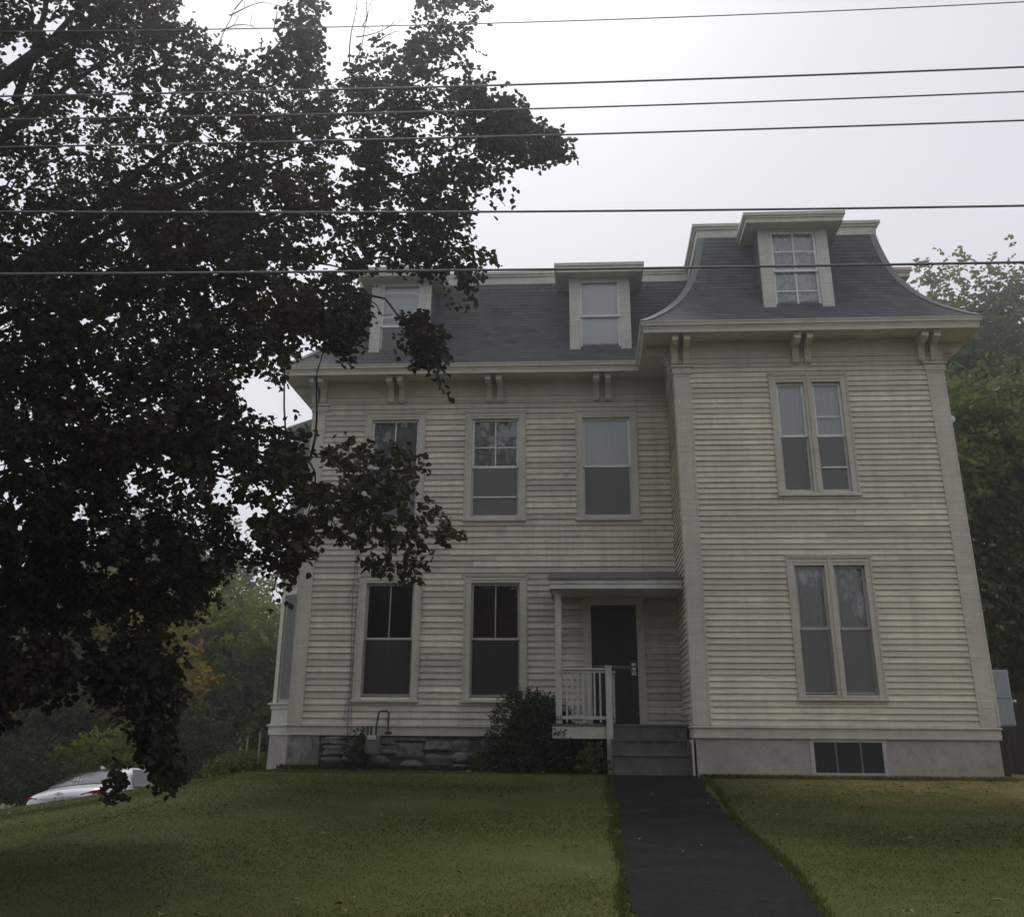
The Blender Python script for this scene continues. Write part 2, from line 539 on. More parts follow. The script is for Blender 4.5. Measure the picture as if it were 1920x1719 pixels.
# grass blades: one body nobody could count
def blades(n, x0, x1, y0, y1, h0, h1, w, keep=None):
    x = rng.uniform(x0, x1, n); y = rng.uniform(y0, y1, n)
    if keep is not None:
        k = keep(x, y); x, y = x[k], y[k]
    n = len(x); z = gh(x, y)
    pat = .75 + .5 * (noise3(np.stack([x, y, z * 0], 1), 1.4, 3) * .5 + .5)
    h = rng.uniform(h0, h1, n) * pat
    a = rng.uniform(0, 6.28, n); b = rng.uniform(0, 6.28, n)
    dx, dy = np.cos(a) * w, np.sin(a) * w; lx, ly = np.cos(b) * h * 1.2, np.sin(b) * h * 1.2
    P = np.stack([x, y, z - .004], 1)
    v = np.stack([P + np.stack([-dx, -dy, 0 * x], 1), P + np.stack([dx, dy, 0 * x], 1),
                  P + np.stack([dx * .6 + lx * .4, dy * .6 + ly * .4, h * .65], 1), P + np.stack([lx, ly, h], 1)], 1)
    return v.reshape(-1, 3)
def on_lawn(x, y):
    inpath = (x > 9.27) & (x < 10.78) & (y < -2)
    inhouse = ((x > 3.25) & (y > -.12)) | ((x > 10.7) & (x < 15.68) & (y > -2.36)) | ((x > 8.4) & (x < 10.75) & (y > -1.9))
    return ~inpath & ~inhouse & (y > -18.5)
gv = [blades(620000, -2.5, 20, -13.8, 1.2, .008, .021, .0026, on_lawn)]
# longer tufts along the edges of the path and at the foot of the walls
def edge(n, fx, y0, y1, h0, h1):
    y = rng.uniform(y0, y1, n); x = fx(n, y)
    return x, y
def tufts(x, y, h0, h1):
    n = len(x); z = gh(x, y); h = rng.uniform(h0, h1, n)
    a = rng.uniform(0, 6.28, n); b = rng.uniform(0, 6.28, n); w = .004
    dx, dy = np.cos(a) * w, np.sin(a) * w; lx, ly = np.cos(b) * h * .55, np.sin(b) * h * .55
    P = np.stack([x, y, z - .004], 1); o = 0 * x
    v = np.stack([P + np.stack([-dx, -dy, o], 1), P + np.stack([dx, dy, o], 1), P + np.stack([dx * .6 + lx * .4, dy * .6 + ly * .4, h * .65], 1), P + np.stack([lx, ly, h], 1)], 1)
    return v.reshape(-1, 3)
n = 4000
y = rng.uniform(-14, -2.2, n); gv.append(tufts(9.27 + rng.normal(0, .035, n) + .03 * np.sin(y * 1.7), y, .02, .05))
y = rng.uniform(-14, -2.6, n); gv.append(tufts(10.80 + rng.normal(0, .035, n) + .04 * np.sin(y * 1.1), y, .02, .05))
n = 5000
x = rng.uniform(10.75, 15.75, n); gv.append(tufts(x, -2.40 - np.abs(rng.normal(0, .05, n)), .03, .08))
x = rng.uniform(3.2, 8.4, n); gv.append(tufts(x, -.12 - np.abs(rng.normal(0, .06, n)), .03, .10))
gv = np.concatenate(gv)
# a few fallen leaves
n = 420
fx = rng.uniform(-1.5, 18.5, n); fy = -13.8 + 13.4 * rng.random(n); k = on_lawn(fx, fy) | (rng.random(n) < .25); k &= ~((fx > 10.7) & (fy > -2.4)) & ~((fx > 8.3) & (fy > -2)); fx, fy = fx[k], fy[k]; n = len(fx)
struct(leaves('fallen_leaves', np.stack([fx, fy, gh(fx, fy) + .035], 1), np.concatenate([rng.normal(size=(n, 2)), np.zeros((n, 1))], 1), np.array([0, 0, 1.]) + rng.normal(0, .25, (n, 3)), rng.uniform(.05, .09, n), rng.uniform(.03, .055, n), 'litter', None), 'stuff')
struct(rawmesh('grass', gv, np.arange(len(gv)).reshape(-1, 4), 'grass'), 'stuff')

# ------------------------------------------------------------------ the house
D = 2.252                      # how far the wing stands forward
XL, XT, XR, YB = 3.30, 10.74, 15.63, 10.0
ZC = 6.74                      # underside of the eaves fascia
house = thing('wooden_house', 'weathered cream clapboard house with slate grey mansard roof and forward wing', 'house', (9.5, 0, -.72))

def front(y0):                 # facade facing the street: u = x, w outward = -y
    return lambda u, w, z: (u, y0 - w, z)
FM, FT = front(0), front(-D)
FLEFT = lambda u, w, z: (XT - w, u, z)          # wing's side wall facing left, u = y
FRIGHT = lambda u, w, z: (XR + w, u, z)
FL2 = lambda u, w, z: (XL - w, u, z)
FBACK = lambda u, w, z: (u, YB + w, z)

def clap(F, u0, u1, z0, z1, expo, holes, flip=False, lengths=(2.2, 4.6)):
    mb = MB(); z = z0; rg = random.Random(int(u0 * 100 + expo * 1000))
    while z < z1 - .01:
        zt = min(z + expo, z1)
        segs = [(u0, u1)]
        for a, b, c, d in holes:
            if zt > c and z < d:
                ns = []
                for s, e in segs:
                    if b <= s or a >= e: ns.append((s, e)); continue
                    if a > s: ns.append((s, a))
                    if b < e: ns.append((b, e))
                segs = ns
        for s, e in segs:
            p = s
            while p < e - .01:
                q = p + rg.uniform(*lengths)
                if e - q < .5: q = e
                t0 = .034 + rg.uniform(-.004, .004); t1 = .004
                dz = rg.uniform(-.003, .003); tl = rg.uniform(-.003, .003)
                g = .0012
                vs = [F(p + g, t0, z + dz), F(q - g, t0, z + dz + tl), F(q - g, t1, zt + .012), F(p + g, t1, zt + .012), F(p + g, -.02, z + dz + .004), F(q - g, -.02, z + dz + tl + .004)]
                fs = [(0, 1, 2, 3), (4, 5, 1, 0), (0, 3, 4), (1, 5, 2)]
                if flip: fs = [f[::-1] for f in fs]
                mb.add(vs, fs)
                p = q
        z = zt
    return mb

# openings (glass u0,u1,z0,z1)
G1, G2 = (.557, 2.545), (3.944, 5.865)
W_main = [(4.685, 5.552, *G1), (6.767, 7.634, *G1), (4.605, 5.505, *G2), (6.719, 7.594, *G2), (9.002, 9.889, *G2)]
W_wing = [(12.614, 13.036, *G2), (13.274, 13.709, *G2), (12.635, 13.070, *G1), (13.308, 13.750, *G1)]
DOOR = (9.055, 9.925, .06, 2.14)
pad = lambda w, a=.06: (w[0] - a, w[1] + a, w[2] - a, w[3] + a)
hm = [pad(w) for w in W_main] + [(DOOR[0] - .04, DOOR[1] + .04, -.1, DOOR[3] + .03)]
ht = [pad(w) for w in W_wing]
obj('main_wall', clap(FM, XL + .02, XT, .015, 6.30, .1155, hm), 'siding_main', house)
obj('wing_wall', clap(FT, XT + .02, XR - .02, .015, 6.30, .0985, ht), 'siding', house)
obj('wing_side_wall', clap(FLEFT, -D + .02, 0, .015, 6.30, .0985, [], flip=False), 'siding', house)
obj('right_wall', clap(FRIGHT, -D + .02, YB, .015, 6.30, .0985, [], flip=True), 'siding', house)
lw = clap(FL2, .02, YB, .015, 6.30, .1155, [])
obj('left_wall', lw, 'siding_main', house)
obj('back_wall', clap(FBACK, XL, XR, .015, 6.30, .1155, [], flip=True), 'siding_main', house)
# sheathing behind the boards, with the window openings left clear
def sheath(F, u0, u1, z0, z1, holes, mb):
    us = sorted({u0, u1, *[h[0] for h in holes], *[h[1] for h in holes]}); zs = sorted({z0, z1, *[h[2] for h in holes], *[h[3] for h in holes]})
    for a, b in zip(us, us[1:]):
        for c, d in zip(zs, zs[1:]):
            um, zm = (a + b) / 2, (c + d) / 2
            if any(h[0] < um < h[1] and h[2] < zm < h[3] for h in holes): continue
            mb.add([F(a, -.021, c), F(b, -.021, c), F(b, -.021, d), F(a, -.021, d)], [(0, 1, 2, 3)])
mb = MB()
sheath(FM, XL + .03, XT, 0, 6.75, [(h[0], h[1], max(h[2], 0), h[3]) for h in hm], mb); sheath(FT, XT + .03, XR - .03, 0, 6.75, ht, mb)
sheath(FLEFT, -D + .03, 0, 0, 6.75, [], mb); sheath(FRIGHT, -D + .03, YB, 0, 6.75, [], mb); sheath(FL2, .03, YB, 0, 6.75, [], mb)
obj('sheathing', mb, 'wood_dark', house)

# L-shaped plan lofted along a profile of (inward offset, z)
PLAN = [(XL, 0, 1, 1), (XT, 0, 1, 1), (XT, -D, 1, 1), (XR, -D, -1, 1), (XR, YB, -1, -1), (XL, YB, 1, -1)]
def loft(profile, edges=range(6)):
    mb = MB()
    for e in edges:
        a, b = PLAN[e], PLAN[(e + 1) % 6]
        n = len(mb.v)
        for o, z in profile:
            mb.v.append((a[0] + a[2] * o, a[1] + a[3] * o, z)); mb.v.append((b[0] + b[2] * o, b[1] + b[3] * o, z))
        for k in range(len(profile) - 1):
            mb.f.append((n + 2 * k, n + 2 * k + 1, n + 2 * k + 3, n + 2 * k + 2))
    return mb
E = .60
# water table, frieze, soffit, cornice
obj('water_table', loft([(.0, -.175), (-.030, -.175), (-.030, -.022), (-.058, -.020), (-.060, -.004), (-.028, .012), (0, .014)]), 'trim', house)
obj('frieze', loft([(0, 6.262), (-.03, 6.262), (-.03, 6.285), (-.046, 6.30), (-.046, 6.315), (-.024, 6.33), (-.024, 6.385), (-.05, 6.40), (-.05, 6.42), (-.020, 6.43), (-.020, ZC)]), 'trim', house)
obj('soffit', loft([(-.0, ZC - .001), (-E + .04, ZC - .001)]), 'trim', house)
obj('cornice', loft([(-E + .05, ZC - .012), (-E, ZC - .014), (-E, ZC + .062), (-E - .012, ZC + .064), (-E - .012, ZC + .085), (-E - .03, ZC + .11), (-E - .045, ZC + .112), (-E - .05, ZC + .165), (-E - .062, ZC + .17), (-E - .064, ZC + .195), (-E + .02, ZC + .20)]), 'trim', house)

# mansard: concave profile laid in shingle courses
PF = [(-.66, 6.935), (-.52, 7.03), (-.39, 7.135), (-.25, 7.255), (-.10, 7.40), (.05, 7.57), (.18, 7.75), (.30, 7.95), (.40, 8.16), (.49, 8.40), (.56, 8.66), (.625, 8.95), (.675, 9.26)]
def resample(pf, step):
    out = [pf[0]]; P = np.array(pf); s = np.concatenate([[0], np.cumsum(np.linalg.norm(np.diff(P, axis=0), axis=1))])
    n = int(s[-1] / step); t = np.linspace(0, s[-1], n + 1)
    return list(zip(np.interp(t, s, P[:, 0]), np.interp(t, s, P[:, 1])))
rs = resample(PF, .085); pf = []
for k, (o, z) in enumerate(rs[:-1]):
    o2, z2 = rs[k + 1]; t = np.array([o2 - o, z2 - z]); t /= np.linalg.norm(t); nrm = np.array([-t[1], t[0]]) * .007
    pf += [(o + nrm[0], z + nrm[1]), (o2 + nrm[0] * .1, z2 + nrm[1] * .1)]
obj('mansard_roof', loft(pf), 'shingle', house)
# hip flashings
def hip(ci, name='hip_flashing'):
    mb = MB(); x, y, sx, sy = PLAN[ci]; pts = []
    for side in (0, 1):
        pass
    for o, z in resample(PF, .09):
        c = np.array([x + sx * (o - .016), y + sy * (o - .016), z + .012])
        # one leg along each roof slope
        ea = np.array([sx, 0, 0]) * .135; eb = np.array([0, sy, 0]) * .135
        pts.append((c + ea, c, c + eb))
    n = len(pts)
    vs = [p for q in pts for p in q]; fs = []
    for k in range(n - 1):
        for j in (0, 1):
            fs.append((3 * k + j, 3 * k + j + 1, 3 * k + j + 4, 3 * k + j + 3))
    obj(name, mb.add(vs, fs), 'flash', house)
for c in (0, 2, 3): hip(c)
obj('roof_cornice', loft([(.70, 9.20), (.645, 9.22), (.64, 9.385), (.60, 9.39), (.595, 9.43), (.56, 9.44), (.555, 9.50), (.60, 9.52), (.9, 9.53)]), 'trim_white', house)
mb = MB(); mb.box(XL + .8, XR - .8, .8, YB - .8, 9.42, 9.515); mb.box(XT + .8, XR - .8, -D + .8, .8, 9.42, 9.515)
obj('flat_roof', mb, 'shingle', house)

# corner boards
def corner(F, u0, u1, z1=6.26, cap=True, side=None):
    mb = MB(); mb.box(u0, u1, -.01, .034, .02, z1, F)
    w = u1 - u0
    mb.box(u0, u0 + .035, .034, .044, .02, z1 - .17, F); mb.box(u1 - .035, u1, .034, .044, .02, z1 - .17, F)
    mb.box(u0 + .05, u1 - .05, .034, .046, z1 - .22, z1 - .18, F)
    if cap:
        mb.box(u0 - .03, u1 + .03, .034, .055, z1 - .165, z1 - .04, F); mb.box(u0 - .055, u1 + .055, .0, .09, z1 - .04, z1 - .001, F)
    obj('corner_board', mb, 'trim', house, .004)
corner(FM, XL, XL + .26); corner(FT, XT - .034, XT + .27); corner(FT, XR - .29, XR + .034)
corner(FLEFT, -D + .002, -D + .13); corner(FRIGHT, -D + .002, -D + .14); corner(FL2, .002, .16)

# paired eaves brackets
def bracket(F, u, wd=.115):
    prof = [(.02, ZC - .006), (.50, ZC - .006), (.50, ZC - .055), (.488, ZC - .058), (.488, ZC - .068), (.50, ZC - .071), (.50, ZC - .125), (.47, ZC - .135)]
    for k in range(9):
        t = k / 8; prof.append((.46 - .30 * math.sin(t * math.pi / 2) - .06 * t, ZC - .14 - .22 * (1 - math.cos(t * math.pi / 2)) - .03 * math.sin(t * 9)))
    prof += [(.13, ZC - .40), (.11, ZC - .46), (.06, ZC - .49), (.02, ZC - .49)]
    mb = MB(); mb.prism(prof, u - wd / 2, u + wd / 2, lambda a, p, q: F(a, p, q))
    mb.box(u - wd / 2 - .012, u + wd / 2 + .012, .02, .515, ZC - .05, ZC - .028, F)
    obj('bracket', mb, 'trim', house)
for px0, px1 in ((584, 600), (729, 749), (914, 935), (1118, 1140)):
    for p in (px0, px1): bracket(FM, aty(p, 712, -.5)[0])
for px0, px1 in ((1266, 1288), (1496, 1519), (1736, 1759)):
    for p in (px0, px1): bracket(FT, aty(p, 632, -D - .5)[0])
for u in (-1.95, -1.75): bracket(FLEFT, u)
for u in (.25, .45): bracket(FL2, u)
for u in (-1.95, -1.75, 2.0, 2.2): bracket(FRIGHT, u)

# ---- windows
def window(F, w, muntins=(), sash='sash_white', back='dark', blind=None, screen=True, label=None, casing=True, rail=None, lower=None, cw=.135, cl=None, cr=None, lowbar=None, parent=house, mull=False, blind_lo=None):
    u0, u1, z0, z1 = w; zm = (z0 + z1) / 2 if rail is None else rail
    fr = .045
    c = MB()
    if casing:
        o0, o1 = u0 - fr - (cw if cl is None else cl), u1 + fr + (cw if cr is None else cr)
        c.box(o0, u0 - fr, -.02, .040, z0 - .10, z1 + fr, F); c.box(u1 + fr, o1, -.02, .040, z0 - .10, z1 + fr, F)
        c.box(o0, o1, -.02, .040, z1 + fr, z1 + fr + .15, F)
        if cl is None: c.box(o0 - .012, o0 + .022, .0, .056, z0 - .10, z1 + fr + .15, F)
        if cr is None: c.box(o1 - .022, o1 + .012, .0, .056, z0 - .10, z1 + fr + .15, F)
        if cl is not None: c.box(o0 - .02, o0 + .02, .040, .062, z0 - .10, z1 + fr + .118, F)
        c.box(o0 + (.022 if cl is None else 0), o1 - (.022 if cr is None else 0), .040, .060, z1 + fr + .118, z1 + fr + .15, F)
        c.box(u0 - fr - .02, u1 + fr + .02, .040, .052, z1 + fr + .05, z1 + fr + .075, F)
        c.box(o0 - (.02 if cl is None else 0), o1 + (.02 if cr is None else 0), 0, .066, z1 + fr + .15, z1 + fr + .172, F)
    # reveals
    c.box(u0 - fr - .02, u0 - fr, -.14, -.02, z0 - .1, z1 + fr, F); c.box(u1 + fr, u1 + fr + .02, -.14, -.02, z0 - .1, z1 + fr, F)
    c.box(u0 - fr - .02, u1 + fr + .02, -.14, -.02, z1 + fr, z1 + fr + .02, F)
    win = obj('window', c, 'trim', parent, .003)
    if label: win['label'] = label
    s = MB(); o0, o1 = u0 - fr - (cw if cl is None else cl), u1 + fr + (cw if cr is None else cr)
    s.box(u0 - fr - .02, u1 + fr + .02, -.14, .0, z0 - .10, z0 - .06, F)
    s.box(o0 - (.03 if cl is None else 0), o1 + (.03 if cr is None else 0), 0, .085, z0 - .155, z0 - .105, F); s.box(o0, o1, .0, .035, z0 - .205, z0 - .155, F)
    if casing: obj('sill', s, 'trim', win, .004)
    def sashf(a, b, wz, nm='sash', mts=()):
        m = MB()
        m.box(u0 - fr, u0, wz - .04, wz, a - .04, b + .04, F); m.box(u1, u1 + fr, wz - .04, wz, a - .04, b + .04, F)
        m.box(u0, u1, wz - .04, wz, b, b + .04, F); m.box(u0, u1, wz - .04, wz, a - .045, a, F)
        for t, p in mts:
            if t == 'v': m.box(u0 + (u1 - u0) * p - .011, u0 + (u1 - u0) * p + .011, wz - .03, wz - .004, a, b, F)
            else: m.box(u0, u1, wz - .031, wz - .005, a + (b - a) * p - .011, a + (b - a) * p + .011, F)
        obj(nm, m, sash, win)
        g = pane_quad(F, u0, u1, wz - .02, a, b)
        obj('pane', g, 'glass', win)
    sashf(zm + .022, z1, -.045, mts=muntins)
    sashf(z0, zm - .022, -.090, mts=lower or ())
    if screen:
        g = MB(); g.box(u0 - .005, u1 + .005, -.062, -.058, z0, zm - .022, F); sco = obj('insect_screen', g, 'screen_dark' if (sash == 'sash_grey' and F is FM) else 'screen', win)
        if lowbar is not None:
            g = MB(); g.box(u0, u1, -.057, -.03, lowbar - .014, lowbar + .014, F); obj('screen_bar', g, sash, win)
    # room behind
    d = MB(); a, b, e, f_ = u0 - .05, u1 + .05, z0 - .05, z1 + .05; q = -.75
    d.add([F(a, q, e), F(b, q, e), F(b, q, f_), F(a, q, f_), F(a, -.145, e), F(b, -.145, e), F(b, -.145, f_), F(a, -.145, f_)], [(0, 1, 2, 3), (4, 5, 1, 0), (7, 3, 2, 6), (4, 0, 3, 7), (5, 6, 2, 1)])
    obj('window_room', d, back, win)
    for spec in (blind, blind_lo):
        if spec:
            mt, za, zb, wv = spec; g = MB(); n = 24
            for k in range(n + 1):
                u = u0 - .03 + (u1 - u0 + .06) * k / n; ww = -.145 + wv * math.sin(k * 1.9 + u * 3) - wv * .5 * math.sin(k * 3.7)
                g.v += [F(u, ww, za), F(u, ww, zb)]
            g.f += [(2 * k, 2 * k + 2, 2 * k + 3, 2 * k + 1) for k in range(n)]
            obj('curtain' if wv > .004 else 'blind', g, mt, win)
    return win
z1m, z2m = (G1[0] + G1[1]) / 2, (G2[0] + G2[1]) / 2 - .02
window(FM, W_main[0], [('v', .5)], 'sash_grey', lower=[('v', .5)], label='ground floor window with dark panes beside the gas pipes')
window(FM, W_main[1], [('v', .5)], 'sash_grey', back='dark_red', lower=[('v', .5)], label='ground floor window with reddish room behind upper pane')
window(FM, W_main[2], [('v', .5)], blind=('lace', 4.95, 5.9, .012), label='upper window half hidden by beech leaves')
window(FM, W_main[3], [('v', .5), ('h', .41)], blind=('sheer', 4.93, 5.9, .014), lowbar=4.285, label='upper window with grid muntins and sheer curtain')
window(FM, W_main[4], (), blind=('blind', 4.93, 5.9, .006), label='upper window with pale curtain in top sash')
window(FT, W_wing[0], (), blind=('blind', 3.9, 5.9, .002), cw=.115, cr=.074)
window(FT, W_wing[1], [('h', .36)], blind=('blind', 3.9, 5.9, .003), lowbar=4.32, cw=.115, cl=.074)
window(FT, W_wing[2], (), 'sash_grey', blind=('blind', z1m - .2, 2.58, .002), cw=.115, cr=.074)
window(FT, W_wing[3], (), 'sash_grey', blind=('blind', z1m - .5, 2.58, .003), cw=.115, cl=.074)

# ---- dormers
def dormer(F, uc, wall=.10, gw=.765, gz=(7.365, 8.915), hw=.655, muntins=(), lower=(), blind=None, blind_lo=None, screen=True, label=None, rail=None, over=.26, fwd=.36):
    """F(u, w, z) with w measured outward from the wall plane below"""
    FW = lambda u, w, z: F(u, w + wall, z)
    u0, u1 = uc - gw / 2, uc + gw / 2
    mb = MB()
    # face boards
    mb.box(uc - hw, u0 - .045, -.05, .03, gz[0] - .10, gz[1] + .094, FW); mb.box(u1 + .045, uc + hw, -.05, .03, gz[0] - .10, gz[1] + .094, FW)
    mb.box(u0 - .045, u1 + .045, -.05, .028, gz[1] + .045, gz[1] + .094, FW)
    mb.box(uc - hw - .02, uc + hw + .02, -.05, .06, gz[0] - .175, gz[0] - .10, FW)
    d = obj('dormer', mb, 'trim_white', house, .004)
    if label: d['label'] = label
    for s in (-1, 1):
        ck = MB(); a, b = sorted((uc + s * hw, uc + s * (hw - .05)))
        ck.box(a, b, -1.15, -.05, gz[0] - .3, gz[1] + .09, FW)
        obj('dormer_cheek', ck, 'shingle', d)
    rf = MB(); zt = gz[1] + .13
    rf.box(uc - hw - over, uc + hw + over, -1.15, fwd, zt - .035, zt + .055, FW)
    rf.box(uc - hw - over - .025, uc + hw + over + .025, -1.15, fwd + .025, zt + .055, zt + .095, FW)
    rf.box(uc - hw - over - .05, uc + hw + over + .05, -1.15, fwd + .05, zt + .095, zt + .17, FW)
    obj('dormer_roof', rf, 'trim', d, .004)
    zm = rail or (gz[0] + gz[1]) / 2
    def sashf(a, b, wz, mts):
        m = MB(); fr = .045
        m.box(u0 - fr, u0, wz - .04, wz, a - .045, b + .045, FW); m.box(u1, u1 + fr, wz - .04, wz, a - .045, b + .045, FW)
        m.box(u0, u1, wz - .04, wz, b, b + .045, FW); m.box(u0, u1, wz - .04, wz, a - .05, a, FW)
        for t, p in mts:
            if t == 'v': m.box(u0 + gw * p - .016, u0 + gw * p + .016, wz - .03, wz - .004, a, b, FW)
            else: m.box(u0, u1, wz - .031, wz - .005, a + (b - a) * p - .014, a + (b - a) * p + .014, FW)
        obj('sash', m, 'sash_white', d)
        g = pane_quad(FW, u0, u1, wz - .02, a, b)
        obj('pane', g, 'glass', d)
    sashf(zm + .022, gz[1], .0, muntins); sashf(gz[0], zm - .022, -.045, lower)
    if screen:
        g = MB(); g.box(u0, u1, -.02, -.016, gz[0], zm - .022, FW); obj('insect_screen', g, 'screen', d)
    q = MB(); a, b, e, f_ = u0 - .04, u1 + .04, gz[0] - .04, gz[1] + .04
    q.add([FW(a, -.7, e), FW(b, -.7, e), FW(b, -.7, f_), FW(a, -.7, f_), FW(a, -.1, e), FW(b, -.1, e), FW(b, -.1, f_), FW(a, -.1, f_)], [(0, 1, 2, 3), (4, 5, 1, 0), (7, 3, 2, 6), (4, 0, 3, 7), (5, 6, 2, 1)])
    obj('window_room', q, 'dark', d)
    for spec in (blind, blind_lo):
        if spec:
            mt, za, zb, wv = spec; g = MB(); n = 16; nz = 10
            for j in range(nz + 1):
                for k in range(n + 1):
                    u = u0 - .02 + (gw + .04) * k / n; ww = -.115 + wv * math.sin(k * 1.7 + j * 2.3) * math.cos(k * .9 - j * 1.3)
                    g.v.append(FW(u, ww, za + (zb - za) * j / nz))
            for j in range(nz):
                for k in range(n): g.f.append((j * (n + 1) + k, j * (n + 1) + k + 1, (j + 1) * (n + 1) + k + 1, (j + 1) * (n + 1) + k))
            obj('blind' if mt.startswith('blind') else 'plastic_sheet', g, mt, d)
    return d
dormer(FM, 5.055, blind=('blind_white', 8.0, 8.96, .001), rail=7.98, muntins=[('h', .80), ('h', .19)], label='roof dormer with beech twigs across its window')
dormer(FM, 9.385, blind=('blind_white', 7.33, 8.96, .001), screen=False, label='roof dormer with pale blind filling both sashes')
dormer(FT, 13.145, gw=.775, hw=.665, muntins=[('v', .5), ('h', .5)], lower=[('v', .5), ('h', .48)], blind=('plastic', 8.15, 8.96, .03), blind_lo=('plastic', 7.33, 8.13, .03), screen=False, label='wing dormer with crinkled plastic behind gridded sashes')
dormer(FRIGHT, 1.05, blind=('blind', 8.1, 8.96, .001))
dormer(FL2, 3.4, blind=('blind', 8.1, 8.96, .001))

# ---- foundations
mb = MB()
yb = 9.9
mb.box(XT + .0, XT + .1, -D + .012, .0, -1.25, -.176); mb.box(XR - .1, XR - .01, -D + .012, yb, -1.25, -.176)
BW = (12.60, 13.79, -.678, -.205)
mb.box(XT + .1, BW[0] - .02, -D + .012, -D + .2, -1.25, -.176); mb.box(BW[1] + .02, XR - .1, -D + .012, -D + .2, -1.25, -.176)
mb.box(BW[0] - .02, BW[1] + .02, -D + .013, -D + .2, -1.25, BW[2] - .02)
obj('wing_foundation', mb, 'concrete', house)
bw = MB(); bf = .045
bw.box(BW[0] - .02, BW[1] + .02, -D - .0, -D + .1, BW[3] - .02, BW[3] + .03); bw.box(BW[0] - .03, BW[1] + .03, -D - .02, -D + .1, BW[2] - .06, BW[2] - .001)
bw.box(BW[0] - .02, BW[0] + bf, -D + .002, -D + .1, BW[2], BW[3] - .02); bw.box(BW[1] - bf, BW[1] + .02, -D + .002, -D + .1, BW[2], BW[3] - .02)
bwo = obj('basement_window', bw, 'sash_grey', house)
m3 = MB()
for t in (1 / 3, 2 / 3):
    xx = BW[0] + (BW[1] - BW[0]) * t; m3.box(xx - .016, xx + .016, -D + .004, -D + .022, BW[2], BW[3] - .02)
obj('muntin', m3, 'grey_dark', bwo)
g = MB(); g.add([(BW[0], -D + .06, BW[2]), (BW[1], -D + .06, BW[2]), (BW[1], -D + .06, BW[3]), (BW[0], -D + .06, BW[3])], [(0, 1, 2, 3)])
obj('pane', g, 'glass', bwo)
g = MB(); g.box(BW[0], BW[1], -D + .024, -D + .027, BW[2], BW[3] - .02); obj('insect_screen', g, 'screen_dark', bwo)  # screen added to dull the bright reflection in this pane
g = MB(); g.box(BW[0] - .02, BW[1] + .02, -D + .45, -D + .5, BW[2] - .1, BW[3] + .1); obj('window_room', g, 'dark', bwo)
# rubble stone under the main block
mb = MB(); mb.box(XL + .06, XT, .05, .3, -1.3, -.176); mb.box(XL + .06, XL + .3, .3, yb, -1.4, -.176)
obj('foundation_core', mb, 'mortar', house)
mb = MB(); rg = random.Random(5)
x = XL + .30; k = 0
mb.box(XL + .0, XL + .60, -.012, .2, -1.2, -.179)
x = XL + .64
while x < 8.6:
    w_ = rg.uniform(.35, .62); z = -.95
    while z < -.2:
        h = rg.uniform(.16, .30); h = min(h, -.18 - z)
        if h < .08: break
        mb.blob((x + w_ / 2 + rg.uniform(-.07, .07), .07 + rg.uniform(-.015, .04), z + h / 2), (w_ / 2 * rg.uniform(.8, 1.0), .10, h / 2 * rg.uniform(.85, 1.0)), k, .36, 18, .68); k += 1
        z += h
    x += w_ * .92
obj('stone_foundation', mb, 'rubble', house, smooth=True)

# ---- bay on the left side
bay = [(XL, .55), (2.63, 1.22), (2.63, 2.9), (XL, 3.57)]
mb = MB()
def bayloft(prof):
    m = MB(); cx, cy = XL, 2.06
    for e in range(3):
        (ax, ay), (bx, by) = bay[e], bay[e + 1]; n = len(m.v)
        for o, z in prof:
            for (x_, y_), other in (((ax, ay), 0), ((bx, by), 1)):
                sx_ = -1 if x_ < XL - .1 else 0; sy_ = -.42 if y_ < cy else .42
                if x_ > XL - .1: sy_ = -1.0 if y_ < cy else 1.0
                m.v.append((x_ + sx_ * o, y_ + sy_ * o, z))
        for k in range(len(prof) - 1): m.f.append((n + 2 * k, n + 2 * k + 1, n + 2 * k + 3, n + 2 * k + 2))
    return m
bo = obj('bay_window', bayloft([(.02, -.19), (.05, -.18), (.05, -.03), (.09, -.02), (.09, .01), (.02, .02), (.02, .28), (.05, .30), (.05, .37), (.10, .38), (.10, .41), (0, .42)]), 'trim_white', house)
obj('bay_base', bayloft([(.03, -1.3), (.02, -.19)]), 'concrete', bo)
obj('bay_wall', bayloft([(0, 2.62), (.03, 2.63), (.05, 2.80), (.20, 2.95), (.20, 3.06), (.03, 3.15), (.02, 3.9)]), 'trim', bo)
obj('bay_roof', bayloft([(0, 5.82), (.06, 5.86), (.22, 5.95), (.24, 6.05), (.20, 6.10), (-.6, 6.42)]), 'flash', bo)
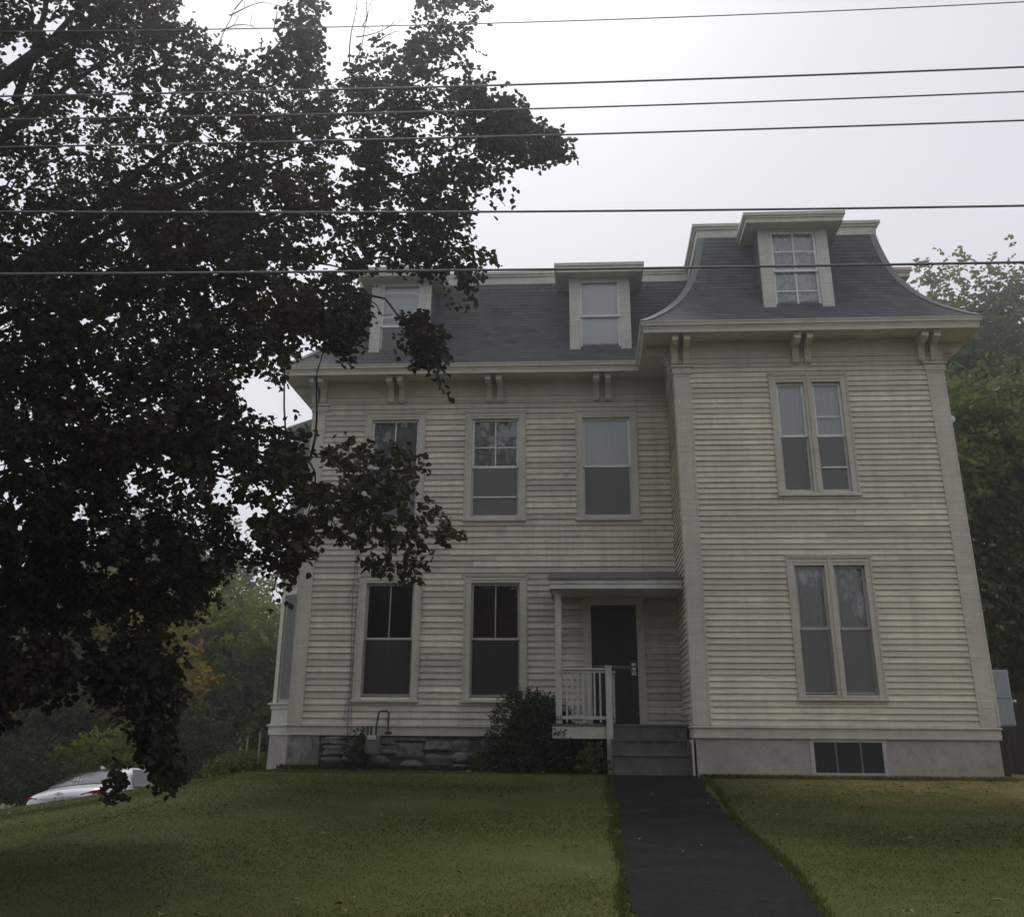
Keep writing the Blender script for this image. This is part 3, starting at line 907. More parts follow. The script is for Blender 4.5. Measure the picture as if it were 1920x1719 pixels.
for za, zb in ((.42, 2.62), (3.9, 5.82)):
    zz = (za, zb)
    fr = MB(); gl = MB(); sh = MB(); dk = MB()
    for e in range(3):
        a = np.array([*bay[e], 0.]); b = np.array([*bay[e + 1], 0.]); L_ = np.linalg.norm(b - a); t = (b - a) / L_; nn = np.array([t[1], -t[0], 0.])
        if nn[0] > 0: nn = -nn
        FB = lambda u, w, z, a=a, t=t, nn=nn: tuple(a + t * u + nn * w + np.array([0, 0, z]))
        for u0_, u1_ in ((0, .14), (L_ - .14, L_)): fr.box(u0_, u1_, -.08, .02, za, zb, FB)
        fr.box(.14, L_ - .14, -.08, .02, zb - .14, zb, FB)
        u0_, u1_ = .2, L_ - .2; zm = (za + zb) / 2 - .04
        for q0, q1, zz0, zz1 in ((.14, .2, za, zb - .14), (L_ - .2, L_ - .14, za, zb - .14), (.2, L_ - .2, za, za + .06), (.2, L_ - .2, zm - .03, zm + .03), (.2, L_ - .2, zb - .18, zb - .14)):
            sh.box(q0, q1, -.06, -.02, zz0, zz1, FB)
        q_ = pane_quad(FB, u0_, u1_, -.04, za + .06, zb - .18); gl.add(q_.v, q_.f)
        q_ = MB(); q_.box(u0_, u1_, -.018, -.014, za + .06, zb - .18, FB); obj('insect_screen', q_, 'screen', bo)  # screens added over the bay panes to cut their sky reflection
        dk.add([FB(-.1, -.10, za), FB(L_ + .1, -.10, za), FB(L_ + .1, -.10, zb), FB(-.1, -.10, zb)], [(0, 1, 2, 3)])
    obj('window_frame', fr, 'trim_white', bo); obj('sash', sh, 'sash_grey', bo); obj('pane', gl, 'glass', bo); obj('curtain', dk, 'grey_dark', bo)  # dark plane behind the panes is added to stop sky showing through

# ---- door and porch
dm = MB(); u0, u1, z0, z1 = DOOR
dm.box(u0 - .04, u1 + .04, -.075, -.03, z0, z1)
dm = MB(); dm.box(u0, u1, .03, .07, z0, z1)
for a, b, c, d in ((.12, .40, .12, .75), (.47, .75, .12, .75), (.12, .75, .85, .98)): dm.box(u0 + a, u0 + b, .022, .03, z0 + c, z0 + d)
door = obj('door', dm, 'door', house, .004)
hd = MB(); hd.lathe((u1 - .08, .0, 1.0), [(-.0, .012), (-.03, .012), (-.035, .03), (-.06, .03), (-.065, .01)], 'y'); hd.box(u1 - .12, u1 - .04, .015, .022, .9, 1.12)
obj('handle', hd, 'alloy', door)
g = MB(); g.box(u0 + .10, u1 - .10, .020, .029, 1.12, 1.98); obj('screen_panel', g, 'dark', door)
g = MB(); g.box(u0 + .02, u1 - .02, .012, .029, 1.02, 1.07); obj('mid_rail', g, 'grey_dark', door)
df = MB(); df.box(u0 - .15, u0, -.04, .05, .03, z1 + .03, FM); df.box(u1, u1 + .15, -.04, .05, .03, z1 + .03, FM); df.box(u0 - .15, u1 + .15, -.04, .05, z1 + .03, z1 + .17, FM)
obj('door_frame', df, 'trim', house, .004)
PY = -1.42                     # porch front
pf = MB()
nb = 9
for k in range(nb):
    ya = .0 + (PY - .02) * k / nb; yb_ = .0 + (PY - .02) * (k + 1) / nb
    pf.box(8.32, XT - .03, yb_ + .004, ya - .004, .0, .035)
pfo = obj('porch_floor', pf, 'wood_grey', house)
ff = MB(); ff.box(8.34, 9.37, PY, PY + .03, -.20, -.005); ff.box(8.34, 8.37, PY + .03, 0, -.20, -.005)
obj('porch_fascia', ff, 'trim', house)
st = MB()
for k, (yy, zt) in enumerate(((PY, -.0), (PY - .29, -.225), (PY - .58, -.455))):
    z_lo = -.225 - .23 * k
    st.box(9.38, XT - .075, yy + .0, yy + .028, z_lo - (.15 if k == 2 else 0), zt - (.004 if k else .006))
    if k: st.box(9.35, XT - .07, yy - .03, yy + .29, zt - .004, zt + .032)
st.box(9.37, 9.40, PY - .56, PY + .02, -.80, -.235); st.box(XT - .115, XT - .075, PY - .6, PY, -.80, -.24)
obj('steps', st, 'wood_grey', house)
void = MB(); void.box(8.4, 9.36, PY + .35, PY + .4, -.9, -.2); obj('porch_void_shade', void, 'wood_dark', house)  # dark sheet painting the shaded void under the porch, not a real board
# side stringer seen against the wing
sg = MB(); sg.box(XT - .065, XT - .035, -D + .05, PY, -.80, -.2); obj('step_stringer', sg, 'trim', house)
pp = MB(); pp.box(8.405, 8.515, PY + .03, PY + .14, .035, 2.30); obj('porch_post', pp, 'wood_post', house, .006)
nw = MB(); nw.box(9.285, 9.395, PY - .07, PY + .04, -.80, .965); nw.box(9.27, 9.41, PY - .085, PY + .055, .965, .985)
obj('newel_post', nw, 'wood_post', house, .006)
rl = MB(); rl.box(8.515, 9.285, PY - .05, PY + .05, .915, .945); rl.box(8.515, 9.285, PY - .02, PY + .02, .865, .915)
rlo = obj('railing', rl, 'wood_post', house, .004); q_ = MB(); q_.box(8.515, 9.285, PY - .02, PY + .02, .11, .16); obj('bottom_rail', q_, 'wood_post', rlo)
for k in range(7):
    xx = 8.60 + k * .098
    b = MB(); b.box(xx - .016, xx + .016, PY - .016, PY + .016, .16 if k % 3 else .06, .865); obj('baluster', b, 'wood_post', rlo)
r2 = MB(); r2.box(9.40, 9.46, PY + .02, PY + .62, .86, .90); r2.box(9.41, 9.45, PY + .02, PY + .62, .14, .18); r2.box(9.405, 9.455, PY + .56, PY + .62, .05, .90)
r2o = obj('railing', r2, 'wood_post', house, .004)
for k in range(4):
    b = MB(); yy = PY + .12 + k * .12; b.box(9.414, 9.446, yy - .016, yy + .016, .18, .86); obj('baluster', b, 'wood_post', r2o)
# porch roof: shed roof with a boxed, peeling edge
EY = -1.62
rf = MB()
rf.add([(8.28, EY - .02, 2.475), (XT - .03, EY - .02, 2.475), (XT - .03, -.005, 2.80), (8.28, -.005, 2.80), (8.28, EY - .02, 2.44), (XT - .03, EY - .02, 2.44), (XT - .03, -.005, 2.765), (8.28, -.005, 2.765)],
       [(0, 1, 2, 3), (7, 6, 5, 4), (0, 4, 5, 1), (0, 3, 7, 4)])
pro = obj('porch_roof', rf, 'porch_shingle', house)
ed = MB(); ed.box(8.30, XT - .035, EY, EY + .03, 2.375, 2.438); ed.box(8.32, XT - .036, EY + .02, EY + .05, 2.30, 2.372); ed.box(8.31, XT - .036, EY - .012, EY + .018, 2.285, 2.325)
ed.add([(8.31, EY + .05, 2.30), (8.31, 0, 2.30), (8.31, 0, 2.76), (8.31, EY + .05, 2.44)], [(0, 1, 2, 3)])
obj('fascia', ed, 'trim_white', pro)
so = MB(); so.box(8.33, XT - .036, EY + .05, -.04, 2.30, 2.315); obj('porch_ceiling', so, 'trim', pro)

# ------------------------------------------------------------------ things on and beside the house
gm = thing('gas_meter', 'grey green gas meter with black looped pipe at the stone foundation', 'gas meter', (5.0, -.3, -.72))
b = MB(); b.lathe((4.99, -.26, -.33), [(-.14, .10), (-.13, .13), (.10, .13), (.14, .10)], 'y'); b.box(4.86, 5.12, -.42, -.14, -.50, -.17)
obj('body', b, 'meter', gm, .02)
b = MB(); b.box(4.90, 5.06, -.44, -.42, -.24, -.17); obj('dial', b, 'plate', gm)
b = MB(); b.tube([(5.02, -.22, -.18), (5.02, -.22, .0), (5.05, -.2, .22), (5.08, -.2, .245), (5.20, -.2, .245), (5.235, -.2, .22), (5.24, -.2, -.1), (5.24, -.1, -.14)], .019); obj('pipe', b, 'black_pipe', gm)
b = MB(); b.tube([(4.86, -.22, -.95), (4.86, -.22, -.02), (4.93, -.22, -.02), (4.93, -.24, -.18)], .022); obj('pipe', b, 'black_pipe', gm)
b = MB(); b.lathe((5.24, -.18, -.13), [(-.03, .03), (-.02, .07), (.02, .07), (.03, .03)], 'z'); obj('regulator', b, 'black_pipe', gm)
wc = MB()
for dx, r_ in ((0, .008), (.055, .006)):
    pts = [(4.42 + dx + .012 * math.sin(z * 2.3 + dx * 40) - .02 * (z - 1), -.045 - .01 * math.sin(z * 3), z) for z in np.linspace(-.15, 3.4, 30)]
    wc.tube(pts, r_, 6)
wc.tube([(4.40, -.05, 2.6), (4.31, -.05, 2.4), (4.29, -.05, 2.2)], .005, 5); wc.tube([(4.44, -.06, .5), (4.37, -.06, .3), (4.36, -.06, .1), (4.45, -.06, .0)], .007, 5)
tag(obj('wall_cable', wc, 'cable'), 'thin dark cables running down the clapboards left of the window', 'cable')

eb = thing('electrical_cabinet', 'grey steel electrical cabinet mounted on brown posts beside the wing', 'cabinet', (16.1, -.6, -.75))
b = MB(); b.box(15.74, 16.46, -.75, -.42, .05, .98); obj('cabinet_body', b, 'grey_metal', eb, .01)
b = MB(); b.box(15.76, 16.44, -.768, -.75, .505, .965); obj('door', b, 'grey_metal', eb, .008)
b = MB(); b.box(15.76, 16.44, -.768, -.75, .065, .485); obj('door', b, 'grey_metal', eb, .008)
b = MB(); b.box(16.02, 16.05, -.80, -.768, .42, .60); obj('handle', b, 'grey_dark', eb)
b = MB(); b.lathe((16.48, -.6, .46), [(0, .02), (.05, .02), (.06, .035), (.09, .03)], 'x'); obj('conduit', b, 'alloy', eb)
for xx in (15.9, 16.3):
    b = MB(); b.box(xx - .05, xx + .05, -.42, -.33, -.85, .9); obj('post', b, 'wood_dark', eb)
fl = thing('floodlight', 'small white floodlight above the grey electrical cabinet', 'lamp', (15.9, -.55, 1.06))
b = MB(); b.lathe((15.94, -.62, 1.07), [(-.05, .045), (.02, .07), (.06, .05)], 'y'); obj('lamp_head', b, 'lamp_white', fl, smooth=True)
b = MB(); b.tube([(15.66, -.4, 1.0), (15.85, -.45, 1.0), (15.92, -.58, 1.05)], .015); obj('arm', b, 'lamp_white', fl)
fl = thing('floodlight', 'small white floodlight high under the right corner of the wing', 'lamp', (15.8, -1.4, 5.3))
b = MB(); b.lathe((15.86, -1.6, 5.33), [(-.09, .075), (-.02, .06), (.05, .03)], 'y'); obj('lamp_head', b, 'lamp_white', fl, smooth=True)
b = MB(); b.tube([(15.64, -1.4, 5.25), (15.78, -1.42, 5.25), (15.85, -1.55, 5.32)], .014); obj('arm', b, 'lamp_white', fl)

# overhead cables along the road
def cable(x0y, x1y, mid, D0, rad, label):
    pts = []
    for px, py in ((-900, 2 * x0y[1] - (x0y[1] + x1y[1]) / 2 + 20), x0y, mid, x1y, (2900, x1y[1] - (mid[1] - x1y[1]) * 1.0)):
        pts.append(aty(px, py, D0))
    P = np.array(pts); t = np.linspace(P[0, 0], P[-1, 0], 60)
    co = np.polyfit(P[1:4, 0], P[1:4, 2], 2)
    mb = MB(); mb.tube([(x, D0, np.polyval(co, x)) for x in t], rad * .74, 6)
    tag(obj('utility_cable', mb, 'cable', smooth=True), label, 'cable', 'overhead cables strung across the street front')
cable((0, 59), (1920, 4), (960, 43), -14.4, .0065, 'topmost overhead cable crossing the open sky')
cable((0, 181), (1920, 126), (905, 161), -14.6, .011, 'second overhead cable from the top, thicker than its neighbours')
cable((0, 224), (1920, 172), (975, 205), -14.9, .0085, 'third overhead cable from the top, between two thicker ones')
cable((0, 276), (1920, 226), (1055, 253), -14.8, .0095, 'overhead cable just above the tip of the longest beech bough')
cable((0, 397), (1920, 386), (960, 397), -14.6, .0115, 'overhead cable passing just above the roof of the wing')
cable((0, 514), (1920, 492), (960, 506), -14.5, .013, 'lowest overhead cable, crossing in front of the wing dormer window')

# ------------------------------------------------------------------ trees and plants
def inpoly(px, py, poly):
    P = np.array(poly, float); x0, y0 = P[:, 0], P[:, 1]; x1, y1 = np.roll(x0, -1), np.roll(y0, -1)
    r = np.zeros(len(px), bool)
    for a, b, c, d in zip(x0, y0, x1, y1):
        if b == d: continue
        k = ((b > py) != (d > py)) & (px < (c - a) * (py - b) / (d - b) + a)
        r ^= k
    return r

def shoots(S, dirs, nl, ln, ll, droop=.25, tilt=.55, seed=0, twigs=None):
    """leafy shoots starting at S: alternate leaves in a loose plane; returns leaf arrays"""
    rg = np.random.default_rng(seed); n = len(S)
    dirs = unit(dirs)
    t = (np.arange(nl) + .5) / nl
    L = rg.uniform(*ln, n)
    side = unit(np.cross(dirs, np.array([0, 0, 1.]) + rg.normal(0, .35, (n, 3))))
    nrm = np.cross(side, dirs)
    P = S[:, None] + dirs[:, None] * (L[:, None] * t)[..., None] - np.array([0, 0, 1.]) * (droop * L[:, None] * t ** 2)[..., None]
    sg = np.where(np.arange(nl) % 2 == 0, 1, -1)[None, :, None]
    A = dirs[:, None] * .65 + side[:, None] * sg * .8 - np.array([0, 0, .25]) + rg.normal(0, .3, (n, nl, 3))
    N = nrm[:, None] + rg.normal(0, tilt, (n, nl, 3))
    LL = rg.uniform(*ll, (n, nl))
    return P.reshape(-1, 3), A.reshape(-1, 3), N.reshape(-1, 3), LL.ravel(), LL.ravel() * rg.uniform(.58, .72, n * nl)

# --- the copper beech
TR = np.array([-1.6, -9.6, 0.]); TR[2] = float(gh(TR[0], TR[1]))
beech = thing('copper_beech', 'large dark copper beech tree spreading over the left half of the lawn', 'tree', TR)
OUT = [(-900, -100), (-500, -520), (150, -480), (310, -200), (340, -20), (350, 40), (385, 75), (430, 90), (480, 95), (512, 80), (525, 30), (530, -90), (608, -90), (606, 30), (600, 90), (590, 150), (612, 178), (640, 160),
       (662, 95), (700, 72), (740, 88), (772, 62), (785, 0), (795, -70), (880, -80), (898, 14), (922, 36), (895, 52), (875, 100), (885, 150), (905, 172), (930, 205), (966, 178), (975, 200), (982, 232), (1030, 240), (1056, 290), (1010, 298),
       (945, 280), (930, 300), (946, 345), (955, 418), (938, 400), (918, 345), (885, 328), (876, 372), (888, 405), (858, 440), (930, 480), (945, 498), (895, 515), (815, 518), (740, 500), (700, 500), (672, 530), (690, 580), (655, 630), (610, 600),
       (582, 655), (548, 670), (520, 735), (490, 715), (470, 690), (425, 712), (440, 765), (482, 800), (512, 788), (530, 775), (580, 785), (640, 806), (700, 835), (775, 852), (788, 900), (752, 925), (790, 945), (850, 1002), (785, 985), (800, 1075),
       (765, 1085), (700, 1075), (680, 1035), (615, 1010), (580, 1050), (540, 1060), (528, 1140), (508, 1145), (495, 1070), (440, 1050), (405, 1085), (385, 1130), (335, 1175), (262, 1190), (225, 1150), (160, 1180), (90, 1165), (40, 1210), (-80, 1300), (-900, 1250)]
# hanging boughs below the main mass
HANG = [[(255, 1180), (330, 1200), (342, 1290), (322, 1380), (345, 1470), (300, 1500), (272, 1440), (235, 1380)], [(20, 1190), (120, 1200), (150, 1290), (110, 1330), (40, 1320), (-40, 1420), (-300, 1440), (-300, 1200)],
        [(205, 1420), (232, 1430), (226, 1505), (208, 1510)], [(150, 1180), (240, 1200), (235, 1300), (180, 1330)],
        [(880, 160), (930, 190), (975, 172), (990, 230), (1060, 250), (1072, 296), (1010, 306), (930, 300), (890, 250)], [(770, 920), (800, 945), (868, 1002), (850, 1016), (780, 985)], [(742, 590), (800, 585), (835, 660), (840, 742), (822, 745), (805, 690), (760, 685)], [(860, 515), (885, 520), (880, 590), (868, 590)], [(560, 600), (640, 560), (690, 620), (650, 700), (610, 650)]]
GAPS = [(25, 105, 32, 26), (20, 172, 26, 22), (105, 50, 22, 16), (640, 308, 26, 20), (585, 452, 30, 12), (610, 500, 26, 14), (570, 520, 22, 12), (310, 180, 15, 14), (800, 235, 24, 16), (470, 380, 12, 8),
        (415, 900, 16, 22), (455, 985, 18, 20), (520, 900, 14, 12), (500, 345, 8, 10), (430, 350, 16, 7), (680, 520, 12, 10), (560, 460, 24, 9), (180, 540, 14, 7), (55, 340, 14, 14), (345, 340, 16, 10), (740, 350, 14, 10)]
n = 120000
px = rng.uniform(-900, 1070, n); py = rng.uniform(-520, 1350, n)
keep = inpoly(px, py, OUT) & (rng.random(n) < np.where((px < -40) | (py < -60), .28, 1))
for gx_, gy_, ga, gb in GAPS: keep &= ((px - gx_) / ga) ** 2 + ((py - gy_) / gb) ** 2 > 1
px, py = px[keep], py[keep]
hx, hy = [], []
for poly, cnt in zip(HANG, (80, 150, 12, 34, 60, 30, 34, 8, 30)):
    P = np.array(poly); a = rng.uniform(P[:, 0].min(), P[:, 0].max(), cnt * 3); b = rng.uniform(P[:, 1].min(), P[:, 1].max(), cnt * 3)
    k = inpoly(a, b, poly); hx.append(a[k][:cnt]); hy.append(b[k][:cnt])
nmain = len(px)
px = np.concatenate([px, *hx]); py = np.concatenate([py, *hy])
Dm = 12.6 + 1.2 * np.sin(px * .004 + 1) + .8 * np.sin(py * .006) - .9 * sstep(450, 800, px) * sstep(700, 900, py)
thick = 2.6 * sstep(1050, 500, px) * sstep(1300, 900, py) + .55
Dp = Dm + rng.uniform(-1, 1, len(px)) * thick
Dp[nmain:] = 11.2 + rng.uniform(-.4, .4, len(px) - nmain)
S = np.array([atr(a, b, d) for a, b, d in zip(px, py, Dp)])
cl = noise3(S, 3.1, 11) + .5 * noise3(S, 7, 12)
dens = np.where(py < 330, .27, np.where(py < 800, .44, .55)) * np.where((px > 520) & (py > 740), .42, np.where(px > 640, .8, 1))
k = (rng.random(len(S)) < dens) & ((cl > -.42) | (rng.random(len(S)) < .10) | (np.arange(len(S)) >= nmain))
k[nmain:] = True
S = S[k]; hang = np.arange(len(k))[k] >= nmain
up_ = S[:, 2] > gh(S[:, 0], S[:, 1]) + .25; S, hang = S[up_], hang[up_]
# leaf clumps: every kept start becomes the heart of a spray of side shoots
lead = (rng.random(len(S)) < np.where((S[:, 2] > 6.5), np.where(S[:, 0] > 5.2, .30, .24), .17)) | (hang & (rng.random(len(S)) < .5)); C_ = S[lead]; m_ = 7
S2 = np.repeat(C_, m_, 0) + rng.normal(0, .13, (len(C_) * m_, 3)) * np.array([1.2, 1.2, .7])
out = S2 - (TR + np.array([0, 0, 4.0])); out[:, 2] *= .35
axis_ = np.repeat(unit(unit(C_ - (TR + np.array([0, 0, 4.0]))) * np.array([1, 1, .35]) + rng.normal(0, .45, C_.shape)), m_, 0)
dirs = axis_ + rng.normal(0, .55, S2.shape) - np.array([0, 0, .16])
P, A, N_, LL, WW = shoots(S2, dirs, 9, (.20, .44), (.062, .094), .3, .6, 4)
WW = LL * rng.uniform(.68, .84, len(LL))
kk = P[:, 2] > gh(P[:, 0], P[:, 1]) + .12
# prune the crown back to the outline it has grown to, and open the holes the sky shows through
lx_, ly_ = proj(P + unit(A) * LL[:, None] * .5)
ex_ = np.repeat(rng.normal(0, 15, len(P) // 9), 9) + rng.normal(0, 5, len(P)); ey_ = np.repeat(rng.normal(0, 15, len(P) // 9), 9) + rng.normal(0, 5, len(P))
ins = inpoly(lx_ + ex_, ly_ + ey_, OUT)
for poly in HANG: ins |= inpoly(lx_ + ex_ * .7, ly_ + ey_ * .7, poly)
kk &= ins
g2 = [(rng.uniform(0, 760), rng.uniform(0, 1) * 1000, rng.uniform(4, 12), rng.uniform(3, 9)) for _ in range(330)]
g2 += [(rng.uniform(-20, 500), rng.uniform(830, 1230), rng.uniform(6, 20), rng.uniform(5, 15)) for _ in range(120)]
g2 += [(rng.uniform(480, 860), rng.uniform(760, 1080), rng.uniform(6, 20), rng.uniform(5, 13)) for _ in range(90)]
for gx_, gy_, ga, gb in GAPS + g2:
    e_ = ((lx_ + ex_ * .3 - gx_) / ga) ** 2 + ((ly_ + ey_ * .3 - gy_) / gb) ** 2
    kk &= (e_ > 1) | (rng.random(len(P)) < .12)
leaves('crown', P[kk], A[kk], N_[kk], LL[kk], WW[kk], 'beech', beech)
print('beech leaves', kk.sum())
# trunk, limbs, branches and leaf-bearing twigs
tm = MB()
fork = TR + np.array([.15, .1, 3.0])
tm.tube([TR + np.array([0, 0, -.3]), TR + np.array([0, 0, .1]), TR + np.array([.03, 0, 1.2]), fork], [.62, .48, .42, .38], 14)
def limb(a, b, r0, r1, sag=.0, up=.0, n=9, wob=.12, seed=0):
    rg = np.random.default_rng(seed); a = np.array(a, float); b = np.array(b, float); L_ = np.linalg.norm(b - a)
    pts = []
    w1, w2 = rg.normal(0, wob * L_ * .3, 3), rg.normal(0, wob * L_ * .15, 3)
    for t in np.linspace(0, 1, n):
        p = a + (b - a) * t + np.array([0, 0, up * math.sin(math.pi * t) * L_ - sag * t * t * L_]) + w1 * math.sin(math.pi * t) + w2 * math.sin(2 * math.pi * t)
        pts.append(p)
    return pts, list(np.linspace(r0, r1, n))
limbs = []
targets = [(250, -60, 12.8), (60, -200, 13), (560, 40, 13), (640, 260, 12.2), (860, 120, 13), (960, 280, 12.6), (780, 400, 12.4), (700, 520, 12), (560, 620, 12.2), (640, 860, 11.6), (720, 960, 11.4), (430, 900, 12.2), (330, 1100, 12), (120, 1150, 12.5), (400, 300, 14), (250, 550, 14), (150, 300, 11.5), (350, 760, 11.2), (-300, 100, 12), (-500, 500, 12.5), (-500, 900, 13)]
for q, (a, b, d) in enumerate(targets):
    e = atr(a, b, d + .7); st0 = fork + np.array([0, 0, rng.uniform(-.6, .9)]) if b > 350 else fork + np.array([0, 0, rng.uniform(.2, 1.6)])
    r0_ = .11 if b < 300 else .055
    if a > 450 and b > 350:
        w_ = atr(330, 470 if b < 700 else 840, 12.9); p1, q1 = limb(st0, w_, r0_, r0_ * .55, up=.06, n=9, seed=q + 50); p2, q2 = limb(w_, e, r0_ * .55, .005, up=.04, n=9, seed=q)
        pts, rad = p1[:-1] + p2, q1[:-1] + q2
    else: pts, rad = limb(st0, e, r0_, .008, up=.10 if b > 300 else .02, n=14, seed=q)
    tm.tube(pts, rad, 7); limbs.append(np.array(pts))
# two heavy leaders seen against the sky at the left edge
for pth, r0 in (([(-160, 280, 12), (0, 152, 12), (75, 95, 12), (140, 62, 12), (260, -30, 12.2), (380, -120, 12.4)], .10), ([(30, 190, 12.1), (62, 100, 12.1), (85, 20, 12.2), (90, -80, 12.3)], .055), ([(80, 95, 12), (150, 15, 12), (190, -90, 12)], .05), ([(-40, 300, 12), (90, 190, 12), (200, 110, 12.3), (330, 40, 12.4)], .045)):
    pts = [atr(*p) for p in pth]; tm.tube(pts, list(np.linspace(r0, r0 * .4, len(pts))), 8)
tm.tube([fork, fork + np.array([.1, -.3, 1.6]), atr(-160, 280, 12)], [.3, .2, .1], 9)
LP = np.concatenate(limbs)
# secondary branches: from the nearest limb point out to a spread of shoot starts
idx = rng.choice(len(S), 420, replace=False)
for q, j in enumerate(idx):
    d2 = ((LP - S[j]) ** 2).sum(1); a = LP[np.argsort(d2)[rng.integers(0, 9)]] + rng.normal(0, .05, 3)
    if np.linalg.norm(a - S[j]) > 1.7: continue
    pts, rad = limb(a, S[j], .017, .004, up=.06, n=7, wob=.2, seed=100 + q); tm.tube(pts, rad, 4, False)
# the boughs that cross the roof window, and bare dead twigs against the sky
for pth, r0 in (([(560, 545, 11.9), (640, 545, 11.6), (690, 553, 11.4), (722, 560, 11.3), (745, 590, 11.25), (770, 612, 11.2), (800, 622, 11.2), (812, 650, 11.2), (825, 720, 11.2)], .016), ([(738, 580, 11.25), (752, 605, 11.2), (758, 630, 11.2)], .009), ([(690, 560, 11.4), (706, 572, 11.3), (716, 592, 11.2), (735, 590, 11.2)], .009),
                ([(770, 612, 11.2), (795, 640, 11.2), (800, 668, 11.2)], .008)):
    pts = [atr(*p) for p in pth]; tm.tube(pts, list(np.linspace(r0, r0 * .35, len(pts))), 6)
for base, tip in (((408, 90), (440, 18)), ((440, 18), (500, -30)), ((640, 165), (700, -10)), ((655, 120), (668, -20)), ((668, 70), (740, 40)), ((415, 60), (480, 50)), ((430, 30), (520, 10)), ((700, 80), (750, 60)), ((680, 50), (690, -10)), ((512, 60), (520, 20))):
    pts, rad = limb(atr(*base, 13), atr(*tip, 13.2), .010, .003, up=.05, n=7, wob=.12, seed=base[0] + tip[1]); tm.tube(pts, rad, 4, False)
    for z in range(3):
        a = pts[rng.integers(2, 6)]; e = a + rng.normal(0, .16, 3) + np.array([.08, 0, .06]); tm.tube([a, (a + e) / 2 + rng.normal(0, .02, 3), e], [.004, .003, .002], 4, False)
obj('trunk', tm, 'bark', beech, smooth=True)

# --- other trees: trunk and branching limbs, leaf clumps at the branch ends
def tree(name, label, base, h, crown, m, nb, per, leaf, seed, group=None, r=.2, trunk_m='bark2', clump=.5, cat='tree', spread=.45, airy=False):
    rg = np.random.default_rng(seed); base = np.array(base, float)
    t = thing(name, label, cat, base, group); tm = MB()
    cx, cy, cz, rx, ry, rz = crown
    C = np.array([cx, cy, cz]); top = C + np.array([0, 0, rz * .55])
    pts, rad = limb(base - np.array([0, 0, .3]), top, r, r * .2, n=10, wob=.1, seed=seed); tm.tube(pts, rad, 9)
    pts = np.array(pts); ends = []
    for q in range(nb):
        d = unit(rg.normal(size=3)); f = rg.uniform(.35, 1) ** .5
        e = C + d * f * np.array([rx, ry, rz])
        e += noise3(e[None], 1.1, seed)[0] * .18 * np.array([rx, ry, rz]) * d
        hgt = e[2] - rz * .45; k = int(np.clip(np.argmin(np.abs(pts[:, 2] - hgt)), 2, 9)); a = pts[k]
        bp, br = limb(a, e, r * .28, r * .03, up=.08, n=7, wob=.18, seed=seed * 31 + q)
        tm.tube(bp, br, 5, False); ends.append(e)
        for z in range(3 if airy else 2):
            a2 = bp[rg.integers(3, 6)]; e2 = a2 + (e - a2) * .6 + rg.normal(0, clump * 1.1, 3); ends.append(e2)
            tm.tube(limb(a2, e2, r * .07, r * .02, n=5, seed=q)[0], list(np.linspace(r * .07, r * .02, 5)), 4, False)
    obj('trunk', tm, trunk_m, t, smooth=True)
    ends = np.array(ends); n = len(ends) * per
    s = np.repeat(ends, per, 0) + rg.normal(0, clump * spread, (n, 3)) * np.array([1.25, 1.25, .8])
    k = noise3(s, 2.2, seed + 5) > -.75
    s = s[k]; s = s[s[:, 2] > base[2] + .15]
    dr = unit(s - C) * .7 + rg.normal(0, .6, s.shape)
    P, A, N, L, W = shoots(s, dr, 6, (leaf * 2.5, leaf * 4.2), (leaf * .75, leaf * 1.15), .25, .6, seed)
    k = P[:, 2] > base[2] + .05
    leaves('crown', P[k], A[k], N[k], L[k], W[k], m, t)
    return t
def gz(p, d=0): return (p[0], p[1], float(gh(p[0], p[1])) - d)
grp = 'trees behind the house'
# right of the house
tree('maple_tree', 'dense green maple tree rising behind the right corner of the wing', gz((20.6, 7)), 9, (20.8, 7, 4.6, 4.3, 4.0, 4.4), 'maple', 105, 17, .20, 21, grp, .26, clump=.75)
tree('tall_tree', 'tall pale hazy tree with bare lower limbs above the maple', gz((27.0, 26)), 20, (26.2, 26, 13.5, 4.9, 4.6, 4.4), 'maple', 130, 22, .25, 22, grp, .38, clump=1.0, airy=True)
tree('maple_tree', 'low dark tree filling the gap below the maple at the right edge', gz((23.6, 9.5)), 5, (23.4, 9.5, 1.6, 2.4, 2.4, 2.0), 'darkleaf', 40, 26, .14, 23, grp, .14, clump=.6)
og = 'trees across the road'
for q, (x_, y_, h_) in enumerate(((-9, -48, 10), (1, -50, 8.5), (10, -49, 11), (20, -51, 9), (30, -48, 10), (-20, -47, 9))):
    tree('roadside_tree', ('tall', 'lower', 'tallest', 'broad', 'outer', 'far outer')[q] + ' leafy tree across the road, reflected in the upper windows', (x_, y_, -1.8), h_, (x_, y_, h_ * .52 - 1, 5.6, 4.2, h_ * .5), 'darkleaf', 60, 14, .36, 90 + q, og, .3, clump=1.3)
